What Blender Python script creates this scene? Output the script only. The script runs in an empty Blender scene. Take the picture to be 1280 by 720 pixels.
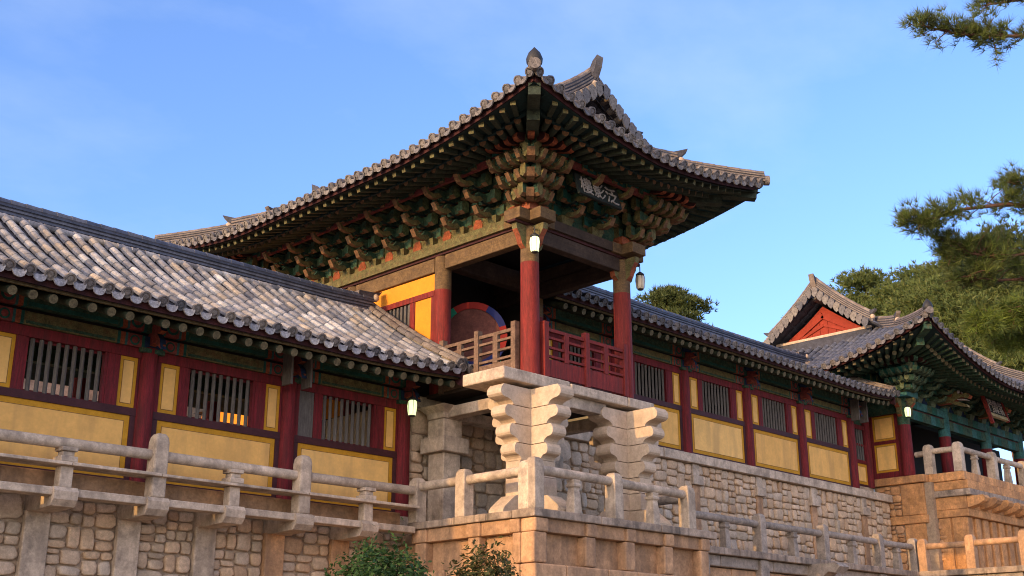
import bpy, math, random
from mathutils import Vector as V, Matrix
random.seed(7)
R = math.radians
sc = bpy.context.scene
COL = sc.collection
WORLD = {}

# ------------------------------------------------------------------ materials
def mat(name, base, rough=.85, var=.12, nscale=3.0, stain=None, stain_amt=.35, stain_scale=.8, bump=.25, bscale=30,
        island=0.0, island_cols=None, spec=.3, objvar=.0, stretch=None, streak=None):
    m = bpy.data.materials.new(name); m.use_nodes = True
    nt = m.node_tree; n = nt.nodes; l = nt.links
    b = n['Principled BSDF']; b.inputs['Roughness'].default_value = rough
    b.inputs['Specular IOR Level'].default_value = spec
    tc = n.new('ShaderNodeTexCoord'); mp = n.new('ShaderNodeMapping')
    l.new(tc.outputs['Object'], mp.inputs['Vector'])
    if stretch: mp.inputs['Scale'].default_value = stretch
    oi = n.new('ShaderNodeObjectInfo')
    sc_ = n.new('ShaderNodeVectorMath'); sc_.operation = 'SCALE'; sc_.inputs[0].default_value = (37, 19, 53)
    l.new(oi.outputs['Random'], sc_.inputs['Scale'])
    ad = n.new('ShaderNodeVectorMath'); l.new(mp.outputs[0], ad.inputs[0]); l.new(sc_.outputs[0], ad.inputs[1])
    vec = ad.outputs[0]
    def noise(s, det=5, rg=.6):
        t = n.new('ShaderNodeTexNoise'); t.inputs['Scale'].default_value = s
        t.inputs['Detail'].default_value = det; t.inputs['Roughness'].default_value = rg
        l.new(vec, t.inputs['Vector']); return t.outputs['Fac']
    def mixc(a, bcol, fac, mode='MIX'):
        x = n.new('ShaderNodeMix'); x.data_type = 'RGBA'; x.blend_type = mode
        if isinstance(fac, float): x.inputs[0].default_value = fac
        else: l.new(fac, x.inputs[0])
        for i, v in ((6, a), (7, bcol)):
            if isinstance(v, tuple): x.inputs[i].default_value = (*v, 1)
            else: l.new(v, x.inputs[i])
        return x.outputs[2]
    def ramp(f, a, bb):
        r = n.new('ShaderNodeMapRange'); r.inputs[1].default_value = a; r.inputs[2].default_value = bb
        r.clamp = True; l.new(f, r.inputs[0]); return r.outputs[0]
    c = base
    if island_cols:
        g = n.new('ShaderNodeNewGeometry'); cr = n.new('ShaderNodeValToRGB')
        el = cr.color_ramp.elements
        while len(el) > 1: el.remove(el[0])
        el[0].position = 0; el[0].color = (*island_cols[0], 1)
        for i, cc in enumerate(island_cols[1:]):
            e = el.new((i + 1) / (len(island_cols) - 1)); e.color = (*cc, 1)
        l.new(g.outputs['Random Per Island'], cr.inputs[0]); c = cr.outputs[0]
    lo = tuple(1 - var * 1.3 for _ in range(3)); hi = tuple(1 + var for _ in range(3))
    f1 = mixc(lo, hi, ramp(noise(nscale), .3, .7))
    c = mixc(c, f1, 1.0, 'MULTIPLY')
    mid = mixc((1 - var * .8,) * 3, (1 + var * .6,) * 3, ramp(noise(nscale * 4.3, 4), .35, .65)); c = mixc(c, mid, 1.0, 'MULTIPLY')
    fine = mixc((1 - var * .7,) * 3, (1 + var * .7,) * 3, ramp(noise(nscale * 14, 3), .3, .7))
    c = mixc(c, fine, 1.0, 'MULTIPLY')
    if stain:
        fs = ramp(noise(stain_scale, 6, .7), .5, .72)
        q = n.new('ShaderNodeMath'); q.operation = 'MULTIPLY'; q.inputs[1].default_value = stain_amt; l.new(fs, q.inputs[0])
        c = mixc(c, stain, q.outputs[0])
    if streak:
        t = n.new('ShaderNodeTexNoise'); t.inputs['Scale'].default_value = 1.0; t.inputs['Detail'].default_value = 5
        mp2 = n.new('ShaderNodeMapping'); mp2.inputs['Scale'].default_value = streak[1]
        l.new(vec, mp2.inputs[0]); l.new(mp2.outputs[0], t.inputs['Vector'])
        q = n.new('ShaderNodeMath'); q.operation = 'MULTIPLY'; q.inputs[1].default_value = streak[2]
        l.new(ramp(t.outputs['Fac'], .48, .7), q.inputs[0]); c = mixc(c, streak[0], q.outputs[0])
    if objvar:
        k = n.new('ShaderNodeMapRange'); k.inputs[3].default_value = 1 - objvar; k.inputs[4].default_value = 1 + objvar
        l.new(oi.outputs['Random'], k.inputs[0])
        cx = n.new('ShaderNodeCombineXYZ')
        for i in range(3): l.new(k.outputs[0], cx.inputs[i])
        c = mixc(c, cx.outputs[0], 1.0, 'MULTIPLY')
    if isinstance(c, tuple): b.inputs['Base Color'].default_value = (*c, 1)
    else: l.new(c, b.inputs['Base Color'])
    if bump:
        bp = n.new('ShaderNodeBump'); bp.inputs['Strength'].default_value = bump; bp.inputs['Distance'].default_value = .02
        l.new(noise(bscale, 6, .7), bp.inputs['Height']); l.new(bp.outputs[0], b.inputs['Normal'])
    return m

M = {}
M['granite'] = mat('pale granite', (.50, .405, .305), var=.2, nscale=2.2, stain=(.12, .10, .085), stain_amt=.75, stain_scale=2.4, objvar=.1,
                   streak=((.16, .13, .11), (5, 5, .6), .45))
M['granite_clean'] = mat('clean dressed granite', (.52, .415, .305), var=.13, nscale=3, stain=(.20, .15, .11), stain_amt=.4, stain_scale=1.2, objvar=.06)
M['granite_warm'] = mat('weathered ochre granite', (.44, .265, .145), var=.24, nscale=1.6, stain=(.15, .10, .07), stain_amt=.55, stain_scale=1.0,
                        objvar=.12, streak=((.14, .10, .075), (4, 4, .45), .5))
M['granite_ochre'] = mat('granite with sunlit orange base', (.52, .265, .105), var=.26, nscale=1.4, stain=(.20, .12, .07), stain_amt=.6, stain_scale=.9, objvar=.14, streak=((.15, .10, .07), (4, 4, .45), .5))  # base colour carries the orange of low sunlight on the gate platform
M['granite_grey'] = mat('lichened grey granite', (.31, .26, .21), var=.22, nscale=3, stain=(.07, .065, .06), stain_amt=.75, stain_scale=2.2, objvar=.1)
M['slab_edge'] = mat('streaked slab edge', (.36, .28, .21), var=.22, nscale=2, stain=(.07, .06, .05), stain_amt=.8, stain_scale=1.6,
                     streak=((.07, .06, .05), (6, 6, .8), .7))
M['fieldstone'] = mat('fieldstone', (.3, .25, .2), var=.18, nscale=4, bump=.5, bscale=14,
                      island_cols=[(.48, .33, .20), (.58, .42, .275), (.52, .39, .265), (.42, .34, .25), (.62, .455, .305), (.48, .40, .31), (.56, .39, .24), (.40, .275, .175)])
M['fieldstone_ochre'] = mat('ochre fieldstone', (.3, .25, .2), var=.22, nscale=3, bump=.5, bscale=14,
                      island_cols=[(.52, .28, .12), (.60, .34, .16), (.46, .24, .105), (.52, .31, .17), (.42, .25, .14)])
M['mortar'] = mat('joint earth', (.36, .27, .185), var=.2)
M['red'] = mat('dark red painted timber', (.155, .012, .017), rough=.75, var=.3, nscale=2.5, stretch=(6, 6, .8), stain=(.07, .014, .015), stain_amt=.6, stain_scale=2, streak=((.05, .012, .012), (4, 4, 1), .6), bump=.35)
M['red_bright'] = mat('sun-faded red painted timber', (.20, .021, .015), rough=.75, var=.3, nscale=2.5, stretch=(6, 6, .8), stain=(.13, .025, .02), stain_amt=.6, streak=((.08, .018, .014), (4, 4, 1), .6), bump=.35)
M['maroon'] = mat('maroon sill timber', (.055, .014, .016), rough=.65, var=.2, nscale=2)
M['yellow'] = mat('ochre plaster', (.79, .46, .135), var=.07, nscale=1.2, stain=(.58, .33, .10), stain_amt=.6, stain_scale=1.1, streak=((.40, .24, .10), (3, 3, .45), .5), bump=.1)
M['yellow_pale'] = mat('pale ochre plaster', (.84, .52, .17), var=.07, nscale=1.2, stain=(.60, .38, .14), stain_amt=.6, stain_scale=1.1, streak=((.42, .27, .12), (3, 3, .45), .5), bump=.1)
M['yellow_deep'] = mat('deep yellow border paint', (.50, .25, .018), var=.1, nscale=3, bump=.05)
M['line'] = mat('thin brown line paint', (.22, .12, .035), var=.2, bump=0)
M['yellow_vivid'] = mat('vivid yellow plaster', (.72, .265, .02), var=.08, nscale=1.5, bump=.05)
M['bars'] = mat('weathered grey timber bars', (.115, .105, .095), var=.25, nscale=4, stretch=(8, 8, 1), bump=.3)
M['wood'] = mat('bare weathered brown timber', (.15, .094, .043), var=.3, nscale=2.2, stretch=(3, 3, 3), stain=(.08, .05, .035), stain_amt=.6, stain_scale=2.5,
                streak=((.07, .045, .03), (.8, .8, 14), .55), bump=.4)
M['wood_dark'] = mat('dark brown timber', (.055, .036, .026), var=.25, nscale=2.5, streak=((.03, .02, .016), (.8, .8, 14), .6), bump=.3)
M['wood_grey'] = mat('grey-brown weathered rail timber', (.165, .105, .07), var=.3, nscale=5, bump=.3)
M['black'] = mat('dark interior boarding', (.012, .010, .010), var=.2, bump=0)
M['green'] = mat('faded dark green paint', (.03, .075, .048), var=.45, nscale=7, stain=(.13, .10, .045), stain_amt=.6, stain_scale=8)
M['teal'] = mat('teal paint', (.012, .085, .068), var=.3, nscale=4, stain=(.03, .05, .04), stain_amt=.5, stain_scale=3)
M['teal_blue'] = mat('faded blue-green paint', (.03, .115, .115), var=.35, nscale=3, stain=(.08, .10, .085), stain_amt=.6, stain_scale=2)
M['olive'] = mat('faded olive paint', (.125, .115, .048), var=.4, nscale=8, stain=(.16, .06, .03), stain_amt=.6, stain_scale=9)
M['orange'] = mat('faded orange-red paint', (.26, .07, .032), var=.35, nscale=6, stain=(.16, .08, .035), stain_amt=.5, stain_scale=5)
M['pink'] = mat('dusky red ornament paint', (.22, .05, .045), var=.3, nscale=9, stain=(.10, .08, .05), stain_amt=.5, stain_scale=7)
M['tan'] = mat('faded tan bracket edge paint', (.29, .215, .095), var=.4, nscale=9, stain=(.16, .055, .025), stain_amt=.7, stain_scale=9)
M['tan_dk'] = mat('faded russet underside paint', (.16, .085, .042), var=.35, nscale=7, stain=(.08, .07, .04), stain_amt=.5, stain_scale=6)
M['gate_green'] = mat('weathered sage paint', (.085, .12, .075), var=.35, nscale=6, stain=(.15, .14, .08), stain_amt=.5, stain_scale=4)
M['gate_tan'] = mat('pale sage edge paint', (.20, .21, .12), var=.3, nscale=6, stain=(.08, .10, .06), stain_amt=.6, stain_scale=4)
M['hex'] = mat('grey-green bracket end paint', (.085, .125, .06), var=.45, nscale=9, stain=(.28, .24, .12), stain_amt=.65, stain_scale=12)
M['blue_dk'] = mat('deep blue paint', (.012, .03, .075), var=.3, nscale=5)
M['rafter'] = mat('faded khaki rafter paint', (.036, .050, .034), var=.35, nscale=5, stain=(.05, .055, .035), stain_amt=.5, stain_scale=4)
M['rafter_end'] = mat('pale rafter end paint', (.33, .27, .15), var=.25, nscale=8, stain=(.16, .15, .09), stain_amt=.6, stain_scale=6)
M['rafter_dull'] = mat('dull rafter end paint', (.12, .10, .055), var=.4, nscale=9, stain=(.09, .085, .05), stain_amt=.7, stain_scale=6)
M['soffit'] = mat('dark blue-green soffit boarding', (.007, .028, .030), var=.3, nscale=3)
M['tile_lichen'] = mat('lichen-whitened roof tile', (.3, .3, .3), rough=.8, var=.24, nscale=5, bump=.4, bscale=22, stain=(.085, .085, .09), stain_amt=.6, stain_scale=.9, streak=((.10, .10, .105), (3.2, .45, .45), .55),
        island_cols=[(.10, .105, .13), (.40, .38, .35), (.24, .24, .26), (.52, .50, .46), (.16, .17, .20), (.46, .38, .28), (.33, .32, .32), (.62, .59, .54), (.19, .195, .22), (.42, .35, .26), (.38, .375, .38), (.27, .25, .24)])
M['tile'] = mat('slate-grey roof tile', (.1, .1, .12), rough=.6, var=.25, nscale=5, bump=.3, bscale=22, spec=.45,
        island_cols=[(.045, .055, .085), (.085, .098, .135), (.06, .072, .11), (.115, .12, .14), (.052, .065, .10), (.095, .10, .12)])
M['ridge_grey'] = mat('grey ridge tile courses', (.12, .115, .12), rough=.75, var=.45, nscale=7, stain=(.24, .21, .18), stain_amt=.5, stain_scale=3, bump=.4)
M['tile_brown'] = mat('brown-grey weathered roof tile', (.1, .1, .12), rough=.75, var=.25, nscale=6, bump=.3, bscale=22,
        island_cols=[(.17, .135, .11), (.24, .20, .165), (.13, .11, .10), (.21, .165, .13), (.15, .135, .13), (.28, .23, .18)])
M['tile_dk'] = mat('dark channel tile', (.05, .052, .065), rough=.7, var=.3, nscale=5, bump=.3)
M['tile_end_pale'] = mat('pale moulded tile end', (.2, .19, .2), rough=.75, var=.35, nscale=14, bump=.6, bscale=24,
        island_cols=[(.20, .20, .23), (.32, .30, .29), (.25, .25, .27), (.36, .34, .32), (.17, .18, .21)])
M['tile_end'] = mat('moulded tile end', (.2, .19, .2), rough=.75, var=.35, nscale=14, bump=.6, bscale=24,
        island_cols=[(.11, .105, .11), (.18, .16, .145), (.14, .13, .13), (.22, .195, .165), (.09, .092, .105)])
M['mortar_white'] = mat('lime mortar', (.50, .38, .27), var=.18, nscale=5)
M['fascia'] = mat('dark red eave board', (.050, .014, .015), var=.3, nscale=3)
M['bark'] = mat('reddish pine bark', (.13, .07, .045), var=.35, nscale=6, bump=.8, bscale=12)
M['iron'] = mat('dark metal', (.03, .03, .03), rough=.5, var=.1, bump=0)
M['ground'] = mat('sandy earth ground', (.27, .215, .155), var=.15, nscale=.5, stain=(.30, .24, .17), stain_amt=.5, stain_scale=.1)
M['skin'] = mat('drum hide and dark red wood', (.13, .045, .035), var=.25, nscale=2, bump=.1)
M['sign_dk'] = mat('dark green-black sign ground', (.014, .02, .019), var=.1, bump=0)
M['sign_tx'] = mat('grey-white sign lettering', (.33, .30, .29), var=.1, bump=0)
M['drum_g'] = mat('green drum paint', (.01, .17, .10), var=.1, bump=0)
M['drum_r'] = mat('red drum paint', (.25, .02, .015), var=.1, bump=0)
M['drum_b'] = mat('blue drum paint', (.016, .024, .12), var=.1, bump=0)
M['gable_red'] = mat('vermilion gable boards', (.26, .034, .016), var=.12, nscale=2, stain=(.30, .05, .02), stain_amt=.4, bump=.1)

def leafmat(name, cols, trans=.25):
    m = bpy.data.materials.new(name); m.use_nodes = True
    nt = m.node_tree; n = nt.nodes; l = nt.links; b = n['Principled BSDF']
    g = n.new('ShaderNodeNewGeometry'); cr = n.new('ShaderNodeValToRGB'); el = cr.color_ramp.elements
    el[0].color = (*cols[0], 1); el[1].color = (*cols[-1], 1)
    for i, c in enumerate(cols[1:-1]):
        e = el.new((i + 1) / (len(cols) - 1)); e.color = (*c, 1)
    l.new(g.outputs['Random Per Island'], cr.inputs[0]); l.new(cr.outputs[0], b.inputs['Base Color'])
    b.inputs['Roughness'].default_value = .6; b.inputs['Specular IOR Level'].default_value = .25
    tr = n.new('ShaderNodeBsdfTranslucent'); l.new(cr.outputs[0], tr.inputs[0])
    mx = n.new('ShaderNodeMixShader'); mx.inputs[0].default_value = trans
    l.new(b.outputs[0], mx.inputs[1]); l.new(tr.outputs[0], mx.inputs[2])
    l.new(mx.outputs[0], n['Material Output'].inputs[0]); return m
M['needle'] = leafmat('pine needles', [(.055, .09, .018), (.12, .16, .03), (.08, .12, .026), (.17, .18, .04)])
M['needle_far'] = leafmat('distant pine needles', [(.06, .095, .028), (.135, .17, .045), (.09, .125, .032), (.19, .20, .06)])
M['needle_dark'] = leafmat('dark pine needles', [(.045, .065, .02), (.09, .115, .032), (.06, .085, .024), (.13, .14, .042)])
M['needle_light'] = leafmat('fresh yellow-green needles', [(.08, .13, .014), (.16, .21, .026), (.11, .165, .02), (.20, .235, .036)])
M['shrub'] = leafmat('box leaves', [(.02, .055, .014), (.05, .11, .028), (.035, .08, .02), (.075, .13, .04)])
M['shrub_brown'] = leafmat('brownish box leaves', [(.035, .05, .015), (.085, .08, .025), (.05, .065, .018), (.12, .10, .035)])

def glow(name, col, e, es):
    m = bpy.data.materials.new(name); m.use_nodes = True; b = m.node_tree.nodes['Principled BSDF']
    b.inputs['Base Color'].default_value = (*col, 1); b.inputs['Emission Color'].default_value = (*e, 1)
    b.inputs['Emission Strength'].default_value = es; b.inputs['Roughness'].default_value = .4; return m
M['lamp_on'] = glow('lit milky lamp glass', (.8, .8, .7), (.80, .95, .42), .55)
M['lamp_off'] = glow('unlit milky lamp glass', (.62, .55, .42), (0, 0, 0), 0)

# ------------------------------------------------------------------ mesh builder
class MB:
    def __init__(s): s.v = []; s.f = []; s.m = []; s.sm = []; s.mats = []; s.log = []
    def mi(s, m):
        if m not in s.mats: s.mats.append(m)
        return s.mats.index(m)
    def add(s, vs, fs, m, smooth=False):
        vs = [tuple(p) for p in vs]; s.log.append((vs, fs, m, smooth)); o = len(s.v); s.v.extend([tuple(p) for p in vs])
        for i, f in enumerate(fs):
            s.f.append(tuple(k + o for k in f)); s.m.append(s.mi(m[i] if isinstance(m, list) else m)); s.sm.append(smooth)
    def box(s, x0, x1, y0, y1, z0, z1, m):
        if x0 > x1: x0, x1 = x1, x0
        if y0 > y1: y0, y1 = y1, y0
        s.add([(x0, y0, z0), (x1, y0, z0), (x1, y1, z0), (x0, y1, z0), (x0, y0, z1), (x1, y0, z1), (x1, y1, z1), (x0, y1, z1)],
              [(0, 3, 2, 1), (4, 5, 6, 7), (0, 1, 5, 4), (1, 2, 6, 5), (2, 3, 7, 6), (3, 0, 4, 7)], m)
    def beam(s, a, b, w, h, m, up=V((0, 0, 1))):
        a = V(a); b = V(b); d = (b - a).normalized(); r = d.cross(up).normalized(); u = r.cross(d)
        vs = [p + r * (i * w / 2) + u * (j * h / 2) for p in (a, b) for i, j in ((-1, -1), (1, -1), (1, 1), (-1, 1))]
        s.add(vs, [(3, 2, 1, 0), (4, 5, 6, 7), (0, 1, 5, 4), (1, 2, 6, 5), (2, 3, 7, 6), (3, 0, 4, 7)], m)
    def cyl(s, a, b, r0, r1, m, n=10, caps=True, capm=None, smooth=True):
        a = V(a); b = V(b); d = (b - a).normalized()
        t = V((0, 0, 1)) if abs(d.z) < .9 else V((1, 0, 0))
        r = d.cross(t).normalized(); u = r.cross(d)
        cs = [(math.cos(2 * math.pi * i / n), math.sin(2 * math.pi * i / n)) for i in range(n)]
        vs = [a + (r * c + u * q) * r0 for c, q in cs] + [b + (r * c + u * q) * r1 for c, q in cs]
        s.add(vs, [(i, (i + 1) % n, n + (i + 1) % n, n + i) for i in range(n)], m, smooth)
        if caps:
            s.add(vs[:n], [tuple(range(n))[::-1]], capm or m); s.add(vs[n:], [tuple(range(n))], capm or m)
    def lathe(s, o, prof, m, n=14, smooth=True, square=False):
        o = V(o); vs = []; k = 4 if square else n
        for r, z in prof:
            for i in range(k):
                a = 2 * math.pi * (i + (.5 if square else 0)) / k; q = r * (math.sqrt(2) if square else 1)
                vs.append(o + V((math.cos(a) * q, math.sin(a) * q, z)))
        fs = []
        for j in range(len(prof) - 1):
            for i in range(k): fs.append((j * k + i, j * k + (i + 1) % k, (j + 1) * k + (i + 1) % k, (j + 1) * k + i))
        fs.append(tuple(range(k))[::-1]); fs.append(tuple((len(prof) - 1) * k + i for i in range(k)))
        s.add(vs, fs, m, smooth and not square)
    def prism(s, poly, o, A, B, N, th, ms, me=None, mb=None):
        # polygon (a,b) in the A,B plane at o, extruded +-th/2 along N
        o = V(o); A = V(A); B = V(B); N = V(N); n = len(poly); me = me or ms; mb = mb or me
        area = sum(poly[i][0] * poly[(i + 1) % n][1] - poly[(i + 1) % n][0] * poly[i][1] for i in range(n))
        if area < 0: poly = poly[::-1]
        if A.cross(B).dot(N) < 0: N = -N
        f = [o + A * a + B * b + N * th / 2 for a, b in poly]; k = [o + A * a + B * b - N * th / 2 for a, b in poly]
        s.add(f, [tuple(range(n))], ms); s.add(k, [tuple(range(n))[::-1]], ms)
        for i in range(n):
            j = (i + 1) % n; dx = poly[j][0] - poly[i][0]; dy = poly[j][1] - poly[i][1]
            L = math.hypot(dx, dy) or 1; nb = -dx / L   # outward normal's B component for ccw
            s.add([k[i], k[j], f[j], f[i]], [(0, 1, 2, 3)], mb if nb < -.3 else me)
    def ball(s, c, r, m, n=10, k=6, sq=(1, 1, 1)):
        c = V(c); vs = [c + V((0, 0, -r * sq[2]))]
        for j in range(1, k):
            t = -math.pi / 2 + math.pi * j / k
            for i in range(n):
                a = 2 * math.pi * i / n
                vs.append(c + V((math.cos(a) * math.cos(t) * r * sq[0], math.sin(a) * math.cos(t) * r * sq[1], math.sin(t) * r * sq[2])))
        vs.append(c + V((0, 0, r * sq[2]))); fs = []
        for i in range(n):
            fs.append((0, 1 + (i + 1) % n, 1 + i)); fs.append((len(vs) - 1, len(vs) - 1 - n + i, len(vs) - 1 - n + (i + 1) % n))
        for j in range(k - 2):
            for i in range(n): fs.append((1 + j * n + i, 1 + j * n + (i + 1) % n, 1 + (j + 1) * n + (i + 1) % n, 1 + (j + 1) * n + i))
        s.add(vs, fs, m, True)
    def sweep(s, pts, prof, m, side=None, closed=True, caps=True, smooth=False):
        # prof: list of (sideways, up) swept along pts; up = world z
        n = len(pts); k = len(prof); vs = []
        for i, p in enumerate(pts):
            d = (V(pts[min(i + 1, n - 1)]) - V(pts[max(i - 1, 0)])); sd = V(side) if side else d.cross(V((0, 0, 1))).normalized()
            for a, b in prof: vs.append(V(p) + sd * a + V((0, 0, b)))
        fs = []
        for i in range(n - 1):
            for j in range(k if closed else k - 1): fs.append((i * k + j, i * k + (j + 1) % k, (i + 1) * k + (j + 1) % k, (i + 1) * k + j))
        if caps and closed: fs.append(tuple(range(k))[::-1]); fs.append(tuple((n - 1) * k + j for j in range(k)))
        s.add(vs, fs, m, smooth)
    def build(s, name, parent=None, org=None, bevel=0, label=None):
        pw = WORLD[parent.name] if parent else V((0, 0, 0))
        if org is None: org = pw
        org = V(org)
        me = bpy.data.meshes.new(name)
        me.from_pydata([(x - org.x, y - org.y, z - org.z) for x, y, z in s.v], [], s.f)
        for m in s.mats: me.materials.append(M[m])
        me.polygons.foreach_set('material_index', s.m); me.polygons.foreach_set('use_smooth', s.sm); me.update()
        o = bpy.data.objects.new(name, me); COL.objects.link(o)
        if parent: o.parent = parent
        o.location = org - pw; WORLD[o.name] = org
        if bevel:
            b = o.modifiers.new('bevel', 'BEVEL'); b.width = bevel; b.segments = 2; b.limit_method = 'ANGLE'; b.angle_limit = R(40)
        if label: o['label'] = label
        return o

def build_each(mb, name, parent, bevel=0):
    for vs, fs, m, sm in mb.log:
        q = MB(); q.add(vs, fs, m, sm); c = sum((V(p) for p in vs), V((0, 0, 0))) / len(vs); q.build(name, parent, c, bevel)
def tag(o, label=None, cat=None, group=None, kind=None):
    if label: o['label'] = label
    if cat: o['category'] = cat
    if group: o['group'] = group
    if kind: o['kind'] = kind
    return o
def thing(name, loc, label, cat, group=None):
    o = bpy.data.objects.new(name, None); COL.objects.link(o); o.location = loc; o.empty_display_size = .3
    WORLD[o.name] = V(loc); return tag(o, label, cat, group)
def dup(src, parent, org):
    c = src.copy(); COL.objects.link(c); c.parent = parent; c.location = V(org) - WORLD[parent.name]; WORLD[c.name] = V(org)
    for ch in src.children:
        d = ch.copy(); COL.objects.link(d); d.parent = c; WORLD[d.name] = V(org) + ch.location
    return c

# ------------------------------------------------------------------ roof helpers
def tile_row(mb, P, d0, d1, side, r, mt, end=True, step=.3, seg=6, endm='tile_end'):
    """P(d) -> point on the roof surface; one row of half-round tiles climbing from d0 to d1"""
    side = V(side); n = max(1, round((d1 - d0) / step)); ds = [d0 + (d1 - d0) * i / n for i in range(n + 1)]
    for i in range(n):
        a = P(ds[i]); b = P(min(d1, ds[i + 1] + step * .12)); t = (b - a).normalized(); nn = side.cross(t)
        if nn.z < 0: nn = -nn
        ra = r * random.uniform(.97, 1.04); rb = r * .88
        off = side * random.uniform(-.013, .013)
        vs = []
        for p, q in ((a, ra), (b, rb)):
            for k in range(seg + 1):
                an = math.pi * k / seg
                vs.append(p + off + side * (math.cos(an) * q) + nn * (math.sin(an) * q + .02))
        fs = [(k, k + 1, seg + 2 + k, seg + 1 + k) for k in range(seg)] + [tuple(range(seg + 1))[::-1]]
        mb.add(vs, fs, mt, False)
        mb.sm[-len(fs):] = [True] * seg + [False]
    if end:
        a = P(d0); t = (P(d0 + .2) - a).normalized(); nn = side.cross(t); nn = nn if nn.z > 0 else -nn
        c = a + nn * .035
        K = 12; o1 = [c - t * .05 + side * math.cos(2 * math.pi * k / K) * r * 1.08 + nn * math.sin(2 * math.pi * k / K) * r * 1.08 for k in range(K)]
        o2 = [p + t * .06 for p in o1]; o3 = [c - t * .05 + (p - c + t * .05) * .72 for p in o1]; o4 = [p + t * .018 for p in o3]; o5 = [c - t * .045 + (p - c + t * .05) * .35 for p in o1]
        fs = []
        for k in range(K):
            j = (k + 1) % K
            fs += [(k, K + k, K + j, j), (k, j, 2 * K + j, 2 * K + k), (2 * K + k, 2 * K + j, 3 * K + j, 3 * K + k), (3 * K + k, 3 * K + j, 4 * K + j, 4 * K + k)]
        fs.append(tuple(4 * K + k for k in range(K)))
        mb.add(o1 + o2 + o3 + o4 + o5, fs, endm)
def channel(mb, P0, P1, d0, d1a, d1b, side, step=.3, drip=True, mt='tile_dk', endm='tile_end'):
    """concave tiles lying between two rows"""
    d1 = max(d1a, d1b); n = max(1, round((d1 - d0) / step))
    for i in range(n):
        a = d0 + (d1 - d0) * i / n; b = d0 + (d1 - d0) * (i + 1) / n
        vs = []
        for d, lift in ((a, .03), (b, 0)):
            p = P0(min(d, d1a)); q = P1(min(d, d1b))
            for k in range(5):
                f = k / 4; vs.append(p.lerp(q, f) + V((0, 0, lift - .05 * math.sin(math.pi * f))))
        fs = [(k, k + 1, 6 + k, 5 + k) for k in range(4)]
        lo = [v - V((0, 0, .03)) for v in vs[:5]]; vs += lo
        fs += [(k, 10 + k, 11 + k, k + 1) for k in range(4)]
        mb.add(vs, fs, mt)
    if drip:
        p = P0(d0); q = P1(d0); c = (p + q) / 2; w = (q - p).length / 2 * .68; sd = (q - p).normalized()
        t = (P0(d0 + .2) - p).normalized(); out = V((-t.x, -t.y, 0)).normalized()
        top = [c + sd * (w * (k / 4 - 1)) + V((0, 0, .03 - .05 * math.sin(math.pi * k / 8))) for k in range(9)]
        bot = [c + sd * (w * (k / 4 - 1)) + V((0, 0, -.035 - w * .98 * math.sqrt(max(0, 1 - (k / 4 - 1) ** 2)))) for k in range(9)]
        A = [x + out * .03 for x in top]; B = [x + out * .06 for x in bot]; C = [x - out * .0 for x in top]; D = [x + out * .03 for x in bot]
        fs = [(k, 9 + k, 10 + k, k + 1) for k in range(8)] + [(9 + k, 27 + k, 28 + k, 10 + k) for k in range(8)] + [(k + 1, 19 + k, 18 + k, k) for k in range(8)] + [(18 + k, 19 + k, 28 + k, 27 + k) for k in range(8)]
        mb.add(A + B + C + D, fs, endm)
def ridge(mb, pts, h=.42, w=.26, base='tile_brown', dark='tile_dk', top='tile_brown', side=None, layers=5):
    pts = [V(p) for p in pts]
    lh = h / (layers * 2)
    for i in range(layers * 2):
        z0 = i * lh; ww = w / 2 * (1 if i % 2 == 0 else .86) * (1 - .12 * i / (layers * 2))
        mb.sweep(pts, [(-ww, z0), (ww, z0), (ww, z0 + lh + .001), (-ww, z0 + lh + .001)], base if i % 2 == 0 else dark, side)
    # round cap tiles along the top
    L = [0]
    for a, b in zip(pts, pts[1:]): L.append(L[-1] + (b - a).length)
    def at(d):
        for i in range(len(pts) - 1):
            if d <= L[i + 1]: return pts[i].lerp(pts[i + 1], (d - L[i]) / (L[i + 1] - L[i]))
        return pts[-1]
    n = max(1, round(L[-1] / .3))
    for i in range(n):
        a = at(L[-1] * i / n) + V((0, 0, h)); b = at(L[-1] * min(1, (i + 1.1) / n)) + V((0, 0, h))
        if (b - a).length < .02: continue
        t = (b - a).normalized(); sd = V(side) if side else t.cross(V((0, 0, 1))).normalized(); nn = sd.cross(t); nn = nn if nn.z > 0 else -nn
        vs = []
        for p, q in ((a, w * .36), (b, w * .32)):
            for k in range(7): vs.append(p + sd * math.cos(math.pi * k / 6) * q + nn * math.sin(math.pi * k / 6) * q)
        mb.add(vs, [(k, k + 1, 8 + k, 7 + k) for k in range(6)] + [tuple(range(7))[::-1], tuple(range(7, 14))], top)
def ridge_end(mb, p, d, s=1.0, up=.35):
    """mortar ball, round tile and upswept end tile closing a ridge; d points outward"""
    p = V(p); d = V(d).normalized(); sd = d.cross(V((0, 0, 1))).normalized()
    mb.ball(p + d * .04 * s + V((0, 0, .16 * s)), .13 * s, 'mortar_white', 10, 6)
    mb.cyl(p - d * .1, p + d * .1 * s, .12 * s, .12 * s, 'tile_end', 12)
    poly = [(-.45, .2), (.0, .24), (.12, .34), (.22, .38 + up * .5), (.26, .40 + up), (.13, .40 + up * .75), (.0, .46), (-.45, .36)]
    mb.prism([(a * s, b * s) for a, b in poly], p, d, (0, 0, 1), sd, .2 * s, 'tile_dk', 'tile_brown')

# =================================================================== SETTING
mb = MB(); mb.box(-900, 1500, -900, 1500, -2, 0, 'ground'); tag(mb.build('ground'), kind='structure')
mb = MB(); mb.box(-25, 16.9, 20.3, 60, .0, 4.72, 'ground'); tag(mb.build('ground'), kind='structure')
mb = MB(); mb.box(16.95, 75, 20.3, 60, .0, 7.38, 'ground'); tag(mb.build('ground'), kind='structure')
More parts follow.
